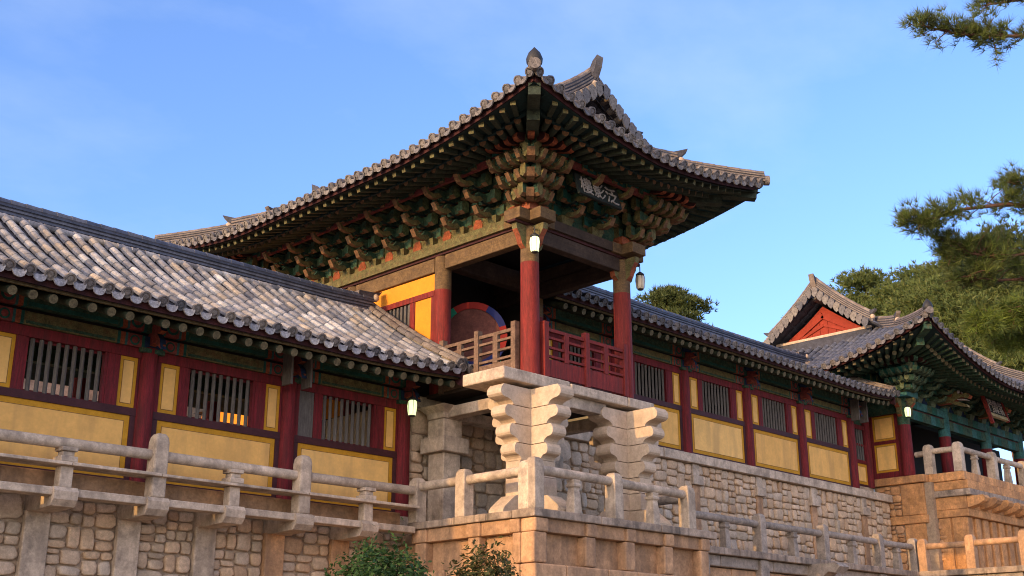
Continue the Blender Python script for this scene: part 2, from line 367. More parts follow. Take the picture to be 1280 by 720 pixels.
# wooded slope behind
mb = MB(); n = 24; vs = []; fs = []
for i in range(n + 1):
    for j in range(n + 1):
        x = 30 + i * 8; y = 10 + j * 6
        h = max(0, min(14, (x + .35 * y - 62) * .42)) + 1.2 * math.sin(i * 1.3 + j * .7)
        vs.append((x, y, -.5 + max(0, h)))
for i in range(n):
    for j in range(n): a = i * (n + 1) + j; fs.append((a, a + n + 1, a + n + 2, a + 1))
mb.add(vs, fs, 'ground', True); tag(mb.build('hill'), kind='structure')

# =================================================================== stone helpers
def fieldstones(mb, o, U, W, N, w, h, size=(.34, .26), m='fieldstone', seed=1, depth=.075, gap=.009):
    rnd = random.Random(seed); o = V(o); U = V(U); W = V(W); N = V(N); cells = []
    def split(x, y, a, b):
        if a <= size[0] * rnd.uniform(.9, 1.9) and b <= size[1] * rnd.uniform(.9, 1.8): cells.append((x, y, a, b)); return
        if a / size[0] > b / size[1]:
            k = rnd.uniform(.35, .65); split(x, y, a * k, b); split(x + a * k, y, a * (1 - k), b)
        else:
            k = rnd.uniform(.35, .65); split(x, y, a, b * k); split(x, y + b * k, a, b * (1 - k))
    split(0, 0, w, h)
    for x, y, a, b in cells:
        cx, cy = x + a / 2, y + b / 2; ra, rb = a / 2 - gap, b / 2 - gap
        e = rnd.uniform(4, 11); K = 13; ring = []; rot = rnd.uniform(-.07, .07)
        for k in range(K):
            t = 2 * math.pi * k / K; ct, st = math.cos(t), math.sin(t); q = (abs(ct) ** e + abs(st) ** e) ** (-1 / e) * rnd.uniform(.90, 1.06)
            px, py = ct * q * ra, st * q * rb; ring.append((cx + px - py * rot, cy + py + px * rot))
        dep = depth * rnd.uniform(.75, 1.2); tx, ty = rnd.uniform(-.6, .6), rnd.uniform(-.6, .6)
        vs = []
        for sc_, dd in ((1, -.04), (1.0, dep * .45), (.93, dep * .85), (.74, dep)):
            for px, py in ring:
                qx = cx + (px - cx) * sc_; qy = cy + (py - cy) * sc_
                z = dd + ((qx - cx) * tx + (qy - cy) * ty) * .25 * (dd > .03)
                vs.append(o + U * qx + W * qy + N * z)
        fs = []
        for j in range(3):
            for k in range(K): fs.append((j * K + k, j * K + (k + 1) % K, (j + 1) * K + (k + 1) % K, (j + 1) * K + k))
        fs.append(tuple(3 * K + k for k in range(K)))
        if U.cross(W).dot(N) < 0: fs = [f[::-1] for f in fs]
        mb.add(vs, fs, m, True)

def post_mesh(mb, o, h, w=.27, m='granite'):
    q = w / 2
    mb.lathe(o, [(q, 0), (q, h - .16), (q * .9, h - .07), (q * .66, h - .015), (q * .4, h)], m, square=True)
def baluster_mesh(mb, o, h, m='granite', w=.22):
    q = w / 2
    mb.lathe(o, [(q * 1.0, 0), (q * 1.02, .1), (q * .95, h * .35), (q * .78, h * .68), (q * .72, h - .16), (q * 1.0, h - .13), (q * 1.05, h - .09), (q * .8, h - .07), (q * .95, h)], m, square=True)

def balustrade(label, pts, balusters, base, ph=.95, rz=.74, group='stone balustrades', m='granite', pw=.27, rr=.095, rails=None, endm=None):
    t = thing('stone_balustrade', (pts[0][0], pts[0][1], base), label, 'balustrade')
    for i, p in enumerate(pts):
        b = MB(); post_mesh(b, (p[0], p[1], base), ph * random.uniform(.97, 1.03), pw, m); b.build('post', t, (p[0], p[1], base), .02)
    for p in balusters:
        b = MB(); baluster_mesh(b, (p[0], p[1], base), rz - rr * .9, m); b.build('baluster', t, (p[0], p[1], base), .012)
    for a, c in zip(pts, pts[1:]):
        b = MB(); d = (V(c) - V(a)).normalized()
        za = random.uniform(-.015, .015)
        A = V((a[0], a[1], base + rz + za)) ; C = V((c[0], c[1], base + rz + random.uniform(-.015, .015)))
        dd = (C - A).normalized(); b.cyl(A + dd * (pw / 2 - .01), C - dd * (pw / 2 - .01), rr, rr * .97, m, 16); b.build('rail', t)
    return t

# =================================================================== MAIN PLATFORM under the bell pavilion
XP, YP, ZP, XE = 16.11, 15.26, 4.54, 21.8
t = thing('stone_platform', (XP, YP, 0), 'ochre granite terrace with recessed panels carrying the corbelled pillars and corner balustrade', 'stone platform')
mb = MB()
for a, b in ((XP, 18.0), (18.012, 19.9), (19.912, XE + .05)): mb.box(a, b, YP, YP + .6, 4.385, ZP + random.uniform(-.006, .006), 'slab_edge')
for a, b in ((YP + .61, 16.55), (16.56, 17.5), (17.51, 18.85)): mb.box(XP, XP + .6, a, b, 4.395, ZP + random.uniform(-.006, .006), 'slab_edge')
mb.box(XE - .55, XE + .05, YP + .61, 17.2, 4.385, ZP, 'slab_edge')
mb.box(XP + .62, XE - .56, YP + .62, 19.7, 4.40, ZP - .01, 'granite')
mb.build('cap_slab', t, bevel=.018)
mb = MB()
mb.box(XP + .09, XE - .1, YP + .10, YP + .5, 4.13, 4.383, 'granite_warm'); mb.box(XP + .09, XP + .5, YP + .51, 18.8, 4.13, 4.39, 'granite_warm')
mb.build('frieze', t, bevel=.015)
mb = MB()
mb.box(XP + .28, XE - .3, YP + .28, 19.4, 3.5, 4.125, 'granite_warm'); mb.build('recessed_panel', t)
mb = MB()
mb.box(XE - .31, XE - .05, YP + .2, 17.3, 3.5, 4.38, 'granite_warm'); mb.build('side_wall', t)
for x in (XP + .22, 17.75, 18.95, 20.2, 21.45):      # corner and intermediate pilasters, south side
    w = .36 if x < 17 else .3
    b = MB(); b.box(x - w / 2, x + w / 2, YP + .06, YP + .4, 3.56, 4.12, 'granite_warm'); b.box(x - w / 2 + .02, x + w / 2 + .03, YP + .035, YP + .4, 4.124, 4.378, 'granite_warm')
    b.build('pilaster', t, (x, YP + .1, 3.56), .03)
for y in (16.95, 18.5):
    b = MB(); b.box(XP + .06, XP + .4, y - .16, y + .16, 3.56, 4.12, 'granite_warm'); b.box(XP + .035, XP + .4, y - .2, y + .2, 4.124, 4.388, 'granite_warm')
    b.build('pilaster', t, (XP, y, 3.56), .03)
b = MB(); b.box(XP + .035, XP + .42, YP + .41, YP + .62, 3.56, 4.12, 'granite_warm'); b.box(XP + .03, XP + .45, YP + .43, YP + .7, 4.124, 4.38, 'granite_warm'); b.build('pilaster', t, (XP, YP + .4, 3.56), .03)
mb = MB()
def blockrow(mb, a, b, fixed, axis, z0, z1, step, m, proud=.0, seed=3):
    rnd = random.Random(seed); x = a
    while x < b - .05:
        w = min(step * rnd.uniform(.6, 1.4), b - x)
        if b - x - w < .25: w = b - x
        p = proud + rnd.uniform(-.02, .02)
        if axis == 'x': mb.box(x + .006, x + w - .006, fixed - p, fixed + .35, z0 + .005, z1 - .005, m)
        else: mb.box(fixed - p, fixed + .35, x + .006, x + w - .006, z0 + .005, z1 - .005, m)
        x += w
zz = 3.545
for i, hh in enumerate((.42, .5, .55, .55, .6, .9)):
    blockrow(mb, XP - .02, XE, YP + .02, 'x', zz - hh, zz, .9, 'granite_warm', .04, 11 + i)
    blockrow(mb, YP + .4, 18.9, XP + .02, 'y', zz - hh, zz, .9, 'granite_warm', .04, 31 + i); zz -= hh
mb.build('plinth', t, bevel=.03)
mb = MB(); mb.box(XP + .3, XE - .2, YP + .3, 19.4, 0, 3.52, 'mortar'); mb.build('core', t)

balustrade('short sunlit granite balustrade joining the balcony to the platform corner', [(16.27, 18.72), (16.27, 17.32), (16.29, 15.6)], [], ZP, m='granite')
balustrade('stained granite balustrade along the shaded platform edge in front of the corbelled pillars', [(16.30, 15.44), (18.62, 15.44), (21.05, 15.44)], [(17.4, 15.44), (19.85, 15.44)], ZP, m='granite')

# =================================================================== LOWER RIGHT TERRACE
t = thing('stone_terrace', (22, 17.4, 0), 'low dark-edged stone terrace below the tall fieldstone wall', 'stone terrace')
mb = MB()
x = 21.9
while x < 35.0:
    w = random.uniform(1.1, 1.9); w = min(w, 35.3 - x); mb.box(x + .006, x + w - .006, 17.2 + random.uniform(-.01, .01), 19.2, 4.40, 4.57, 'slab_edge'); x += w
mb.box(35.0, 35.6, 8, 17.19, 4.40, 4.57, 'slab_edge'); mb.box(35.61, 60, 8, 17.19, 4.41, 4.56, 'granite')
mb.box(21.9, 38.4, 19.21, 19.7, 4.41, 4.565, 'granite_grey')
mb.build('cap_slab', t, bevel=.02)
mb = MB()
blockrow(mb, 21.9, 35.2, 17.36, 'x', 4.12, 4.395, 1.3, 'granite_grey', .0, 5); blockrow(mb, 8, 17.3, 35.12, 'y', 4.12, 4.395, 1.3, 'granite_grey', .0, 6)
for x in (24.2, 26.8, 29.9, 33.0): mb.box(x - .2, x + .2, 17.28, 17.6, 3.9, 4.39, 'granite_grey')
zz = 4.115
for i, hh in enumerate((.5, .55, .6, .7, .8, .9)):
    blockrow(mb, 21.9, 35.2, 17.5, 'x', zz - hh, zz, 1.0, 'granite_warm', .03, 51 + i); blockrow(mb, 8, 17.5, 35.3, 'y', zz - hh, zz, 1.0, 'granite_warm', .03, 61 + i); zz -= hh
mb.build('face_wall', t, bevel=.03)
mb = MB()   # projecting carved spout block
mb.prism([(-.15, .2), (.75, .2), (.85, .1), (.7, -.06), (.5, -.02), (.35, -.12), (-.15, -.12)], (29.2, 17.25, 4.22), (0, -1, 0), (0, 0, 1), (1, 0, 0), .5, 'granite_grey'); mb.build('water_spout', t, bevel=.03)
mb = MB(); mb.box(22, 38.4, 17.8, 19.6, 0, 4.39, 'mortar'); mb.box(35.65, 60, 8.1, 17.19, 0, 4.39, 'mortar'); mb.build('core', t)
balustrade('grey lichened balustrade running along the foot of the tall fieldstone wall', [(23.7, 17.42), (26.83, 17.42), (29.95, 17.42), (33.05, 17.42), (35.25, 17.42)],
           [(25.26, 17.42), (28.4, 17.42), (31.5, 17.42), (34.15, 17.42)], 4.57, ph=1.0, m='granite_grey')
balustrade('brown weathered balustrade below the ochre gate platform', [(35.25, 17.1), (35.25, 15.6), (35.25, 14.0), (35.25, 12.0)], [], 4.57, ph=1.0, m='granite_warm')
balustrade('short dark rail closing the far end of the pavilion platform', [(21.45, 15.75), (21.45, 17.3)], [], ZP, m='granite_grey', pw=.22)

# =================================================================== LEFT BALCONY and its wall
t = thing('retaining_wall', (0, 19.45, 0), 'fieldstone wall with upright granite pilasters under the stone balcony', 'stone wall')
mb = MB(); mb.box(-4, 17.2, 19.5, 20.2, 0, 4.5, 'mortar'); mb.build('core', t)
PX = [-2.1, -.55, 1.0, 2.55, 4.05, 5.6, 7.15, 8.66, 10.29, 11.8, 13.3, 14.85]
b = [-3.6] + [x for x in PX] + [16.9]
for i in range(len(b) - 1):
    a0 = b[i] + (.22 if i else 0); a1 = b[i + 1] - (.22 if i < len(b) - 2 else 0)
    mb = MB(); fieldstones(mb, (a0, 19.5, 1.9), (1, 0, 0), (0, 0, 1), (0, -1, 0), a1 - a0, 2.5, (.33, .25), seed=40 + i); mb.build('fieldstone_panel', t)
for x in PX:
    b_ = MB(); b_.box(x - .215, x + .215, 19.36, 19.7, 0, 4.16, 'granite_warm' if x > 13 else 'granite'); b_.build('pilaster', t, (x, 19.4, 0), .02)
t = thing('stone_balcony', (7, 18.6, 4.2), 'long pale stone balcony shelf carried on rough beam ends below the whitened-tile gallery', 'balcony')
mb = MB()
xs = [-3.6, -.6, 2.5, 5.6, 8.7, 10.3, 13.35, 16.1]
for a, c in zip(xs, xs[1:]):
    mb.box(a + .004, c - .004, 18.42, 18.86, 4.795, 4.852 + random.uniform(-.008, .004), 'granite')
mb.build('ledge_slab', t, bevel=.012)
for a, c in zip(PX, PX[1:] + [16.05]):
    mb = MB(); mb.box(a + .17, c - (.17 if c < 16 else 0), 18.50, 18.80, 4.31, 4.44, 'granite'); mb.build('lower_bar', t, bevel=.015)
mb = MB(); mb.box(-3.6, 16.05, 18.98, 19.5, 4.50, 4.76, 'granite_warm'); mb.build('floor_edge', t, bevel=.02)
mb = MB(); mb.box(-3.6, 16.9, 19.505, 20.2, 4.52, 4.78, 'granite'); mb.build('floor_slab', t)
for i, x in enumerate(PX):
    rnd = random.Random(i); mb = MB(); w = .2; e = rnd.uniform(-.02, .02)
    poly = [(0, .15), (1.0, .15), (1.06, .08), (1.05 + e, -.05), (.96 + e, -.15), (.5, -.17), (0, -.16)]
    mb.prism(poly, (x, 19.5, 4.30), (0, -1, 0), (0, 0, 1), (1, 0, 0), .40, 'granite'); mb.build('beam_end', t, (x, 19.5, 4.3), .05)
BX = [-.55, 2.55, 5.6, 8.66, 11.8, 14.85]
t = thing('stone_balustrade', (7, 18.6, 4.45), 'pale granite balustrade with round rail in front of the whitened-tile gallery', 'balustrade')
for x in (-2.1, 1.0, 4.05, 7.15, 10.29, 13.3):
    mb = MB(); post_mesh(mb, (x, 18.62, 4.45), 1.1, .27); mb.build('post', t, (x, 18.62, 4.45), .03)
for x in BX:
    mb = MB(); mb.box(x - .11, x + .11, 18.52, 18.72, 4.45, 4.794, 'granite'); mb.box(x - .145, x + .145, 18.47, 18.77, 4.854, 4.95, 'granite')
    mb.box(x - .1, x + .1, 18.52, 18.72, 4.951, 5.03, 'granite'); mb.box(x - .14, x + .14, 18.48, 18.76, 5.031, 5.10, 'granite'); mb.build('baluster', t, (x, 18.62, 4.45), .015)
xs = [-2.1, 1.0, 4.05, 7.15, 10.29, 13.3, 16.27]
for a, c in zip(xs, xs[1:]):
    mb = MB(); mb.cyl((a + .12, 18.62, 5.18 + random.uniform(-.02, .02)), (c - .12, 18.64 if c < 16 else 18.7, 5.18 + random.uniform(-.02, .02)), .095, .092, 'granite', 16); mb.build('rail', t)

# =================================================================== RIGHT RETAINING WALL
t = thing('retaining_wall', (27, 19.75, 4.5), 'tall fieldstone wall with pale granite coping carrying the dark-tiled gallery', 'stone wall')
mb = MB(); mb.box(16.95, 38.6, 19.8, 20.6, 0, 7.2, 'mortar'); mb.build('core', t)
GCX = [24.25, 27.35, 30.5, 33.55, 36.7]
xs = [16.95, 18.4, 20.3, 22.2] + GCX[0:1] + GCX[1:] + [38.55]
mb = MB(); bb = [16.95, 19.0, 21.3, 23.4, 25.8, 28.9, 32, 35.1, 38.55]
for a, c in zip(bb, bb[1:]): mb.box(a + .004, c - .004, 19.60 + random.uniform(-.01, .01), 20.4, 7.205, 7.46, 'granite')
mb.build('coping', t, bevel=.015)
for i, (a, c) in enumerate(zip(xs, xs[1:])):
    l_ = .16 if a >= 24 else 0; r_ = .16 if 24 <= c < 38 else 0
    mb = MB(); fieldstones(mb, (a + l_, 19.8, 4.0), (1, 0, 0), (0, 0, 1), (0, -1, 0), c - a - l_ - r_, 3.2, (.37, .30) if a > 21 else (.46, .38), seed=80 + i); mb.build('fieldstone_panel', t)
for x in GCX:
    mb = MB(); mb.box(x - .16, x + .16, 19.69, 19.95, 6.88, 7.2, 'granite'); mb.box(x - .24, x + .24, 19.62, 19.9, 6.62, 6.877, 'granite'); mb.box(x - .16, x + .16, 19.71, 19.95, 3.9, 6.617, 'granite_warm')
    mb.build('tee_pilaster', t, (x, 19.7, 4), .02)

# =================================================================== GALLERIES
def painted_beam(name, t, x0, x1, y, z0, z1, th, cx, cz_mid, ends):
    """beam with bands of traditional paint near each column in cx"""
    for a, c in zip(cx, cx[1:]):
        mb = MB(); L = c - a; segs = [(a, a + .16, ends[0]), (a + .16, a + .22, 'teal'), (a + .22, a + .50, 'pink'), (a + .50, a + .55, 'teal_blue'), (a + .55, a + .64, 'orange'), (a + .64, a + .70, 'teal'),
                (a + .70, c - .70, cz_mid), (c - .70, c - .64, 'teal'), (c - .64, c - .55, 'orange'), (c - .55, c - .50, 'teal_blue'), (c - .50, c - .22, 'pink'), (c - .22, c - .16, 'teal'), (c - .16, c, ends[0])]
        for p, q, m in segs: mb.box(max(p, x0), min(q, x1), y - th / 2, y + th / 2, z0, z1, m)
        for s_ in (a + .36, c - .36):    # flower roundels
            mb.cyl((s_, y - th / 2 + .01, (z0 + z1) / 2), (s_, y - th / 2 - .006, (z0 + z1) / 2), min(.13, (z1 - z0) * .42), min(.13, (z1 - z0) * .42), 'teal', 12)
            mb.cyl((s_, y - th / 2 - .001, (z0 + z1) / 2), (s_, y - th / 2 - .012, (z0 + z1) / 2), min(.08, (z1 - z0) * .27), min(.08, (z1 - z0) * .27), 'pink', 12)
        # inner moulding lines
        mb.box(a + .74, c - .74, y - th / 2 - .006, y - th / 2 + .01, z0 + .02, z0 + .02 + (z1 - z0) * .22, 'teal' if cz_mid != 'olive' else 'green')
        mb.build(name, t, (a, y, z0))

def panel(t, x0, x1, y, z0, z1, name='yellow_panel', m='yellow', border='yellow_deep'):
    mb = MB(); w = .065 if x1 - x0 < 1 else .1
    mb.box(x0, x1, y, y + .05, z0, z1, border)
    mb.box(x0 + w, x1 - w, y - .004, y + .01, z0 + w, z1 - w, 'line'); mb.box(x0 + w + .012, x1 - w - .012, y - .008, y + .01, z0 + w + .012, z1 - w - .012, m)
    return mb.build(name, t)

def lattice(t, x0, x1, y, z0, z1, n):
    mb = MB(); f = MB()
    f.box(x0 - .05, x0, y - .05, y + .06, z0, z1, 'red'); f.box(x1, x1 + .05, y - .05, y + .06, z0, z1, 'red'); f.box(x0, x1, y + .03, y + .06, z0, z0 + .04, 'red'); f.box(x0, x1, y + .03, y + .06, z1 - .04, z1, 'red')
    w = f.build('window', t, ((x0 + x1) / 2, y, z0))
    rnd = random.Random(int(x0 * 100))
    for i in range(n):
        x = x0 + (x1 - x0) * (i + .6) / (n + .2); d = .042
        tl = rnd.uniform(-.006, .006)
        mb.add([(x - d, y, z0), (x, y - d, z0), (x + d, y, z0), (x, y + d, z0), (x - d + tl, y, z1), (x + tl, y - d, z1), (x + d + tl, y, z1), (x + tl, y + d, z1)],
               [(0, 1, 5, 4), (1, 2, 6, 5), (2, 3, 7, 6), (3, 0, 4, 7)], 'bars')
    mb.build('lattice_bars', w)
    return w

def gallery(label, cols, y, zf, xr0, xr1, ey, ez, ry, rz, tile, closed_back, grey_panel=None, half_bay=None, lift_end=0, endridge='tile_brown', ridge_base='tile_dk', wing_first=True, boards=()):
    t = thing('temple_gallery', (cols[0], y, zf), label, 'temple gallery')
    for x in cols:
        mb = MB(); mb.cyl((x, y, zf), (x, y, zf + 2.55), .18, .165, 'red', 16); mb.build('column', t, (x, y, zf))
    for bi, (a, c) in enumerate(zip(cols, cols[1:])):
        p0, p1 = a + .17, c - .17; W = p1 - p0
        mb = MB(); mb.box(p0, p1, y - .05, y + .09, zf + 1.27, zf + 1.41, 'maroon'); mb.build('sill', t)
        mb = MB(); mb.box(p0, p1, y - .06, y + .10, zf + 2.34, zf + 2.52, 'red'); mb.build('lintel', t)
        mb = MB(); mb.box(p0, p1, y - .05, y + .09, zf + .0, zf + .14, 'maroon')
        for x in (p0 + .05, p1 - .05): mb.box(x - .05, x + .05, y - .04, y + .08, zf + .141, zf + 1.269, 'maroon')
        mb.build('base_frame', t)
        panel(t, p0 + .1, p1 - .1, y - .02, zf + .141, zf + 1.268, m='yellow' if (bi * 7 + int(zf)) % 3 else 'yellow_pale')
        ya, yb = zf + 1.411, zf + 2.339
        X = [p0 + W * f for f in (.03, .17, .25, .755, .86, .985)]
        mb = MB()
        for q0, q1 in ((p0, X[0]), (X[1], X[2] - .05), (X[3] + .05, X[4]), (X[5], p1)): mb.box(q0, q1, y - .04, y + .08, ya, yb, 'red')
        build_each(mb, 'mullion', t)
        if grey_panel == bi:
            mb = MB(); mb.box(X[0], X[1], y - .02, y + .03, ya, yb, 'bars'); mb.build('board_panel', t, label='bare grey board panel')
        else: panel(t, X[0], X[1], y - .02, ya, yb)
        panel(t, X[4], X[5], y - .02, ya, yb)
        lattice(t, X[2], X[3], y + .02, ya, yb, 9)
    painted_beam('tie_beam', t, cols[0], cols[-1], y, zf + 2.53, zf + 2.76, .22, cols, 'olive', ['blue_dk'])
    painted_beam('eave_purlin', t, cols[0], cols[-1], y - .02, zf + 2.83, zf + 3.16, .26, cols, 'green', ['green'])
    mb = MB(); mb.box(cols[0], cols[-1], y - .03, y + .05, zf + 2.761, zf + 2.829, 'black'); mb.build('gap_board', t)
    for x in cols:     # bird-wing brackets at the column heads
        mb = MB(); poly = [(-.2, 0), (.30, .05), (.52, -.10), (.46, .10), (.34, .22), (.5, .25), (.42, .36), (.2, .42), (-.2, .42)]
        mb.prism(poly, (x, y, zf + 2.56), (0, -1, 0), (0, 0, 1), (1, 0, 0), .12, 'pink', 'blue_dk', 'orange')
        mb.box(x - .24, x + .24, y - .16, y + .16, zf + 2.45, zf + 2.53, 'green'); mb.box(x - .19, x + .19, y - .2, y + .18, zf + 2.99, zf + 3.2, 'blue_dk')
        mb.beam((x + .02, y - .5, zf + 2.52), (x + .02, y - .22, zf + 2.72), .05, .06, 'orange'); mb.build('wing_bracket', t, (x, y, zf + 2.5))
    # ---- roof
    run = ry - ey; rise = rz - ez
    def zs(d): f = d / run; return rise * (f * .82 + .18 * f * f)
    def liftx(x): return lift_end * max(0, 1 - (xr1 - x) / 2.6) ** 2
    def Pf(x, sgn=1):
        return lambda d: V((x, ey + d if sgn > 0 else 2 * ry - ey - d, ez + zs(d) + liftx(x) * (1 - d / run)))
    mb = MB(); n = round((xr1 - .15 - xr0) / .34); xs = [xr0 + (xr1 - .15 - xr0) * i / n for i in range(n + 1)]
    for s_ in (1, -1):
        for x in xs: tile_row(mb, Pf(x, s_), 0, run - .12, (1, 0, 0), .094, tile, endm='tile_end')
        for a, c in zip(xs, xs[1:]): channel(mb, Pf(a, s_), Pf(c, s_), 0, run - .1, run - .1, (1, 0, 0), endm='tile_end_pale' if tile == 'tile_lichen' else 'tile_end')
    mb.build('tile_roof', t)
    mb = MB()
    def rf(d): return ez - .30 + .36 * d
    for s_ in (1, -1):
        Y = lambda d: ey + d if s_ > 0 else 2 * ry - ey - d
        vs = []
        for x in (xr0, (xr0 + xr1) / 2, xr1 - 2.6, xr1 - 1.3, xr1 - .6, xr1):
            for d in (.02, .7, 1.6, run): vs.append((x, Y(d), min(rf(d) + .10, ez + zs(d) - .09) + liftx(x) * .9))
        fs = [(i * 4 + j, i * 4 + j + 1, i * 4 + j + 5, i * 4 + j + 4) for i in range(5) for j in range(3)]
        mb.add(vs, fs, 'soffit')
    mb.build('roof_boarding', t)
    mb = MB(); px = [xr0, xr1 - 2.6, xr1 - 1.3, xr1 - .6, xr1]
    mb.sweep([(x, ey + .09, ez + liftx(x) * .95) for x in px], [(-.03, -.17), (.03, -.17), (.03, -.03), (-.03, -.03)], 'fascia', side=(0, 1, 0))
    mb.sweep([(x, ey + .13, ez + liftx(x) * .95) for x in px], [(-.03, -.215), (.03, -.215), (.03, -.172), (-.03, -.172)], 'rafter_dull', side=(0, 1, 0)); mb.build('eave_board', t)
    n = round((xr1 - .3 - cols[0]) / .34)
    for i in range(n + 1):
        x = xr1 - .25 - i * .34
        if x < xr0 + .1: break
        mb = MB(); lz = liftx(x) * .9; mb.cyl((x, ey + .17, rf(.17) - .075 + lz), (x, y + .5, rf(y + .5 - ey) - .03 + lz * .5), .08, .09, 'rafter', 10, capm='rafter_dull'); mb.build('rafter', t, (x, y, zf + 3))
    # ridge
    mb = MB(); tops = [(xr0, ry, rz - .14), ((xr0 + xr1) / 2, ry, rz - .16), (xr1 - 1.5, ry, rz - .13), (xr1 - .15, ry, rz + lift_end * .2 - .1)]
    ridge(mb, tops, .38, .34, ridge_base, 'tile_dk', ridge_base, side=(0, 1, 0), layers=5)
    for s_ in (-1, 1):    # pale bedding roll at the foot of the ridge
        for i in range(int((xr1 - xr0) / .3)):
            a = xr0 + i * .3; mb.cyl((a, ry + s_ * .22, rz - .1), (a + .31, ry + s_ * .22, rz - .1), .07, .062, tile, 8)
    mb.build('roof_ridge', t)
    mb = MB()
    for s_ in (1, -1):   # descending verge ridges at the gable end
        f = Pf(xr1 - .05, s_); pts = [f(run * k / 8) + V((0, 0, .02)) for k in range(9)]
        for off, h in ((-.17, .06), (.16, -.02)):
            g = [p + V((off, 0, h)) for p in pts]
            L = run; GG = (lambda g: (lambda d: g[int(min(7.999, d / run * 8))].lerp(g[int(min(7.999, d / run * 8)) + 1], min(7.999, d / run * 8) % 1)))(g)
            tile_row(mb, GG, 0, run, (1, 0, 0), .10, endridge)
        g0 = [p + V((0, 0, .04)) for p in pts]
        ridge(mb, g0, .13, .2, endridge, 'tile_dk', endridge, side=(1, 0, 0), layers=1)
    f = Pf(xr1 - .05, 1); p = f(0); 
    mb.ball(p + V((-.03, .06, .12)), .13, 'tile_dk', 10, 6); mb.ball(f(run) + V((.0, -.06, .36)), .10, 'mortar_white', 10, 6)
    mb.prism([(-.4, .3), (.02, .34), (.14, .42), (.3, .62), (.1, .56), (-.4, .52)], f(run) + V((-.12, 0, -.08)), (1, 0, 0), (0, 0, 1), (0, 1, 0), .2, 'tile_dk', 'tile_brown')
    mb.build('verge_ridge', t)
    # gable boards and rear
    mb = MB()
    for s_ in (1, -1):
        f = Pf(xr1 - .1, s_); pts = [f(run * k / 6) - V((0, 0, .05)) for k in range(7)]
        mb.sweep(pts, [(-.03, -.34), (.03, -.34), (.03, 0), (-.03, 0)], 'fascia', side=(1, 0, 0))
    mb.build('barge_board', t)
    by = 2 * ry - y
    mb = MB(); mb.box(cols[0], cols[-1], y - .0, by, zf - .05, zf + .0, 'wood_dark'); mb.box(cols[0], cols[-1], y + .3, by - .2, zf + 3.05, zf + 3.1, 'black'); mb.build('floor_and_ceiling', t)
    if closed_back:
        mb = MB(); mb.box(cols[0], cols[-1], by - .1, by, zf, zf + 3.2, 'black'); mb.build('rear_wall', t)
    else:
        for x in cols: mb = MB(); mb.cyl((x + .3, by, zf), (x + .3, by, zf + 2.6), .16, .16, 'red', 12); mb.build('rear_column', t, (x + .3, by, zf))
        mb = MB(); mb.box(cols[0], cols[-1], by - .1, by + .1, zf + 2.78, zf + 3.1, 'green'); mb.build('rear_beam', t)
    for x in boards:
        mb = MB(); mb.beam((x - .03, y - .45, zf + 2.28), (x - .03, y - .45, zf + 3.0), .05, .30, 'bars', up=V((0, 1, 0))); mb.build('hanging_board', t, (x, y - .4, zf + 2.4))
    return t
gl = gallery('long lower gallery with lichen-whitened tiles, red columns and yellow wall panels', [-1.94, 1.18, 4.3, 7.42, 10.54, 13.66, 16.68], 19.75, 4.76, -4.0, 17.12, 18.2, 7.74, 21.4, 9.76, 'tile_lichen', False,
        grey_panel=5, lift_end=.1, ridge_base='tile', endridge='tile_brown', boards=(13.34, 13.80))
gr = gallery('long gallery with dark slate tiles standing on the tall fieldstone wall', [21.15] + GCX, 20.0, 7.46, 20.6, 37.6, 18.65, 10.56, 22.0, 12.25, 'tile', True, ridge_base='tile', lift_end=.15, endridge='tile_brown', boards=(34.95, 35.5) if False else (36.4, 36.95))
# half bay at the east end of the right gallery
mb = MB(); y = 20.0; zf = 7.46
mb.box(36.87, 38.6, y + .3, y + .42, zf, zf + .3, 'granite'); mb.build('half_bay_base', gr)
mb = MB(); mb.cyl((38.45, y + .35, zf + .3), (38.45, y + .35, zf + 3.2), .16, .15, 'red', 14); mb.build('column', gr, (38.45, y + .35, zf + .3))
panel(gr, 36.9, 38.28, y + .33, zf + .38, zf + 1.1, m='yellow_pale')
mb = MB(); mb.box(36.9, 38.3, y + .3, y + .44, zf + 1.101, zf + 1.22, 'red'); mb.box(36.9, 38.3, y + .3, y + .44, zf + 2.3, zf + 2.45, 'red'); mb.box(36.9, 38.3, y + .33, y + .41, zf + 1.72, zf + 1.8, 'red'); mb.box(36.9, 38.3, y + .3, y + .44, zf + .301, zf + .379, 'maroon'); build_each(mb, 'sill', gr)
lattice(gr, 36.95, 38.25, y + .36, zf + 1.221, zf + 2.299, 8)
mb = MB(); mb.box(36.8, 38.5, y + .4, y + .6, zf + 2.451, zf + 3.2, 'green'); mb.build('tie_beam', gr)

# courtyard wall seen through the left windows
t = thing('courtyard_wall', (16.8, 27, 4.72), 'sunlit yellow plaster wall glimpsed through the barred windows of the whitened-tile gallery', 'wall')
mb = MB(); mb.box(16.7, 16.9, 25.9, 28.1, 4.6, 8.25, 'yellow_vivid'); mb.build('plaster', t)
mb = MB(); mb.box(16.5, 17.0, 25.8, 28.2, 8.251, 8.4, 'tile_dk'); mb.box(16.62, 16.95, 25.85, 28.15, 8.401, 8.52, 'tile_brown'); mb.build('wall_coping', t)
t = thing('courtyard_wall', (12.6, 29, 4.72), 'pale plastered wall end glimpsed through the bars of the window nearest the picture edge', 'wall')
mb = MB(); mb.box(11.4, 17.0, 28.6, 30.0, 4.7, 8.7, 'granite'); mb.build('plaster', t)
mb = MB(); mb.box(11.1, 17.3, 28.4, 30.1, 8.701, 9.9, 'tile_dk'); mb.box(11.2, 11.398, 28.7, 29.9, 7.9, 8.3, 'yellow_vivid'); mb.build('wall_coping', t)

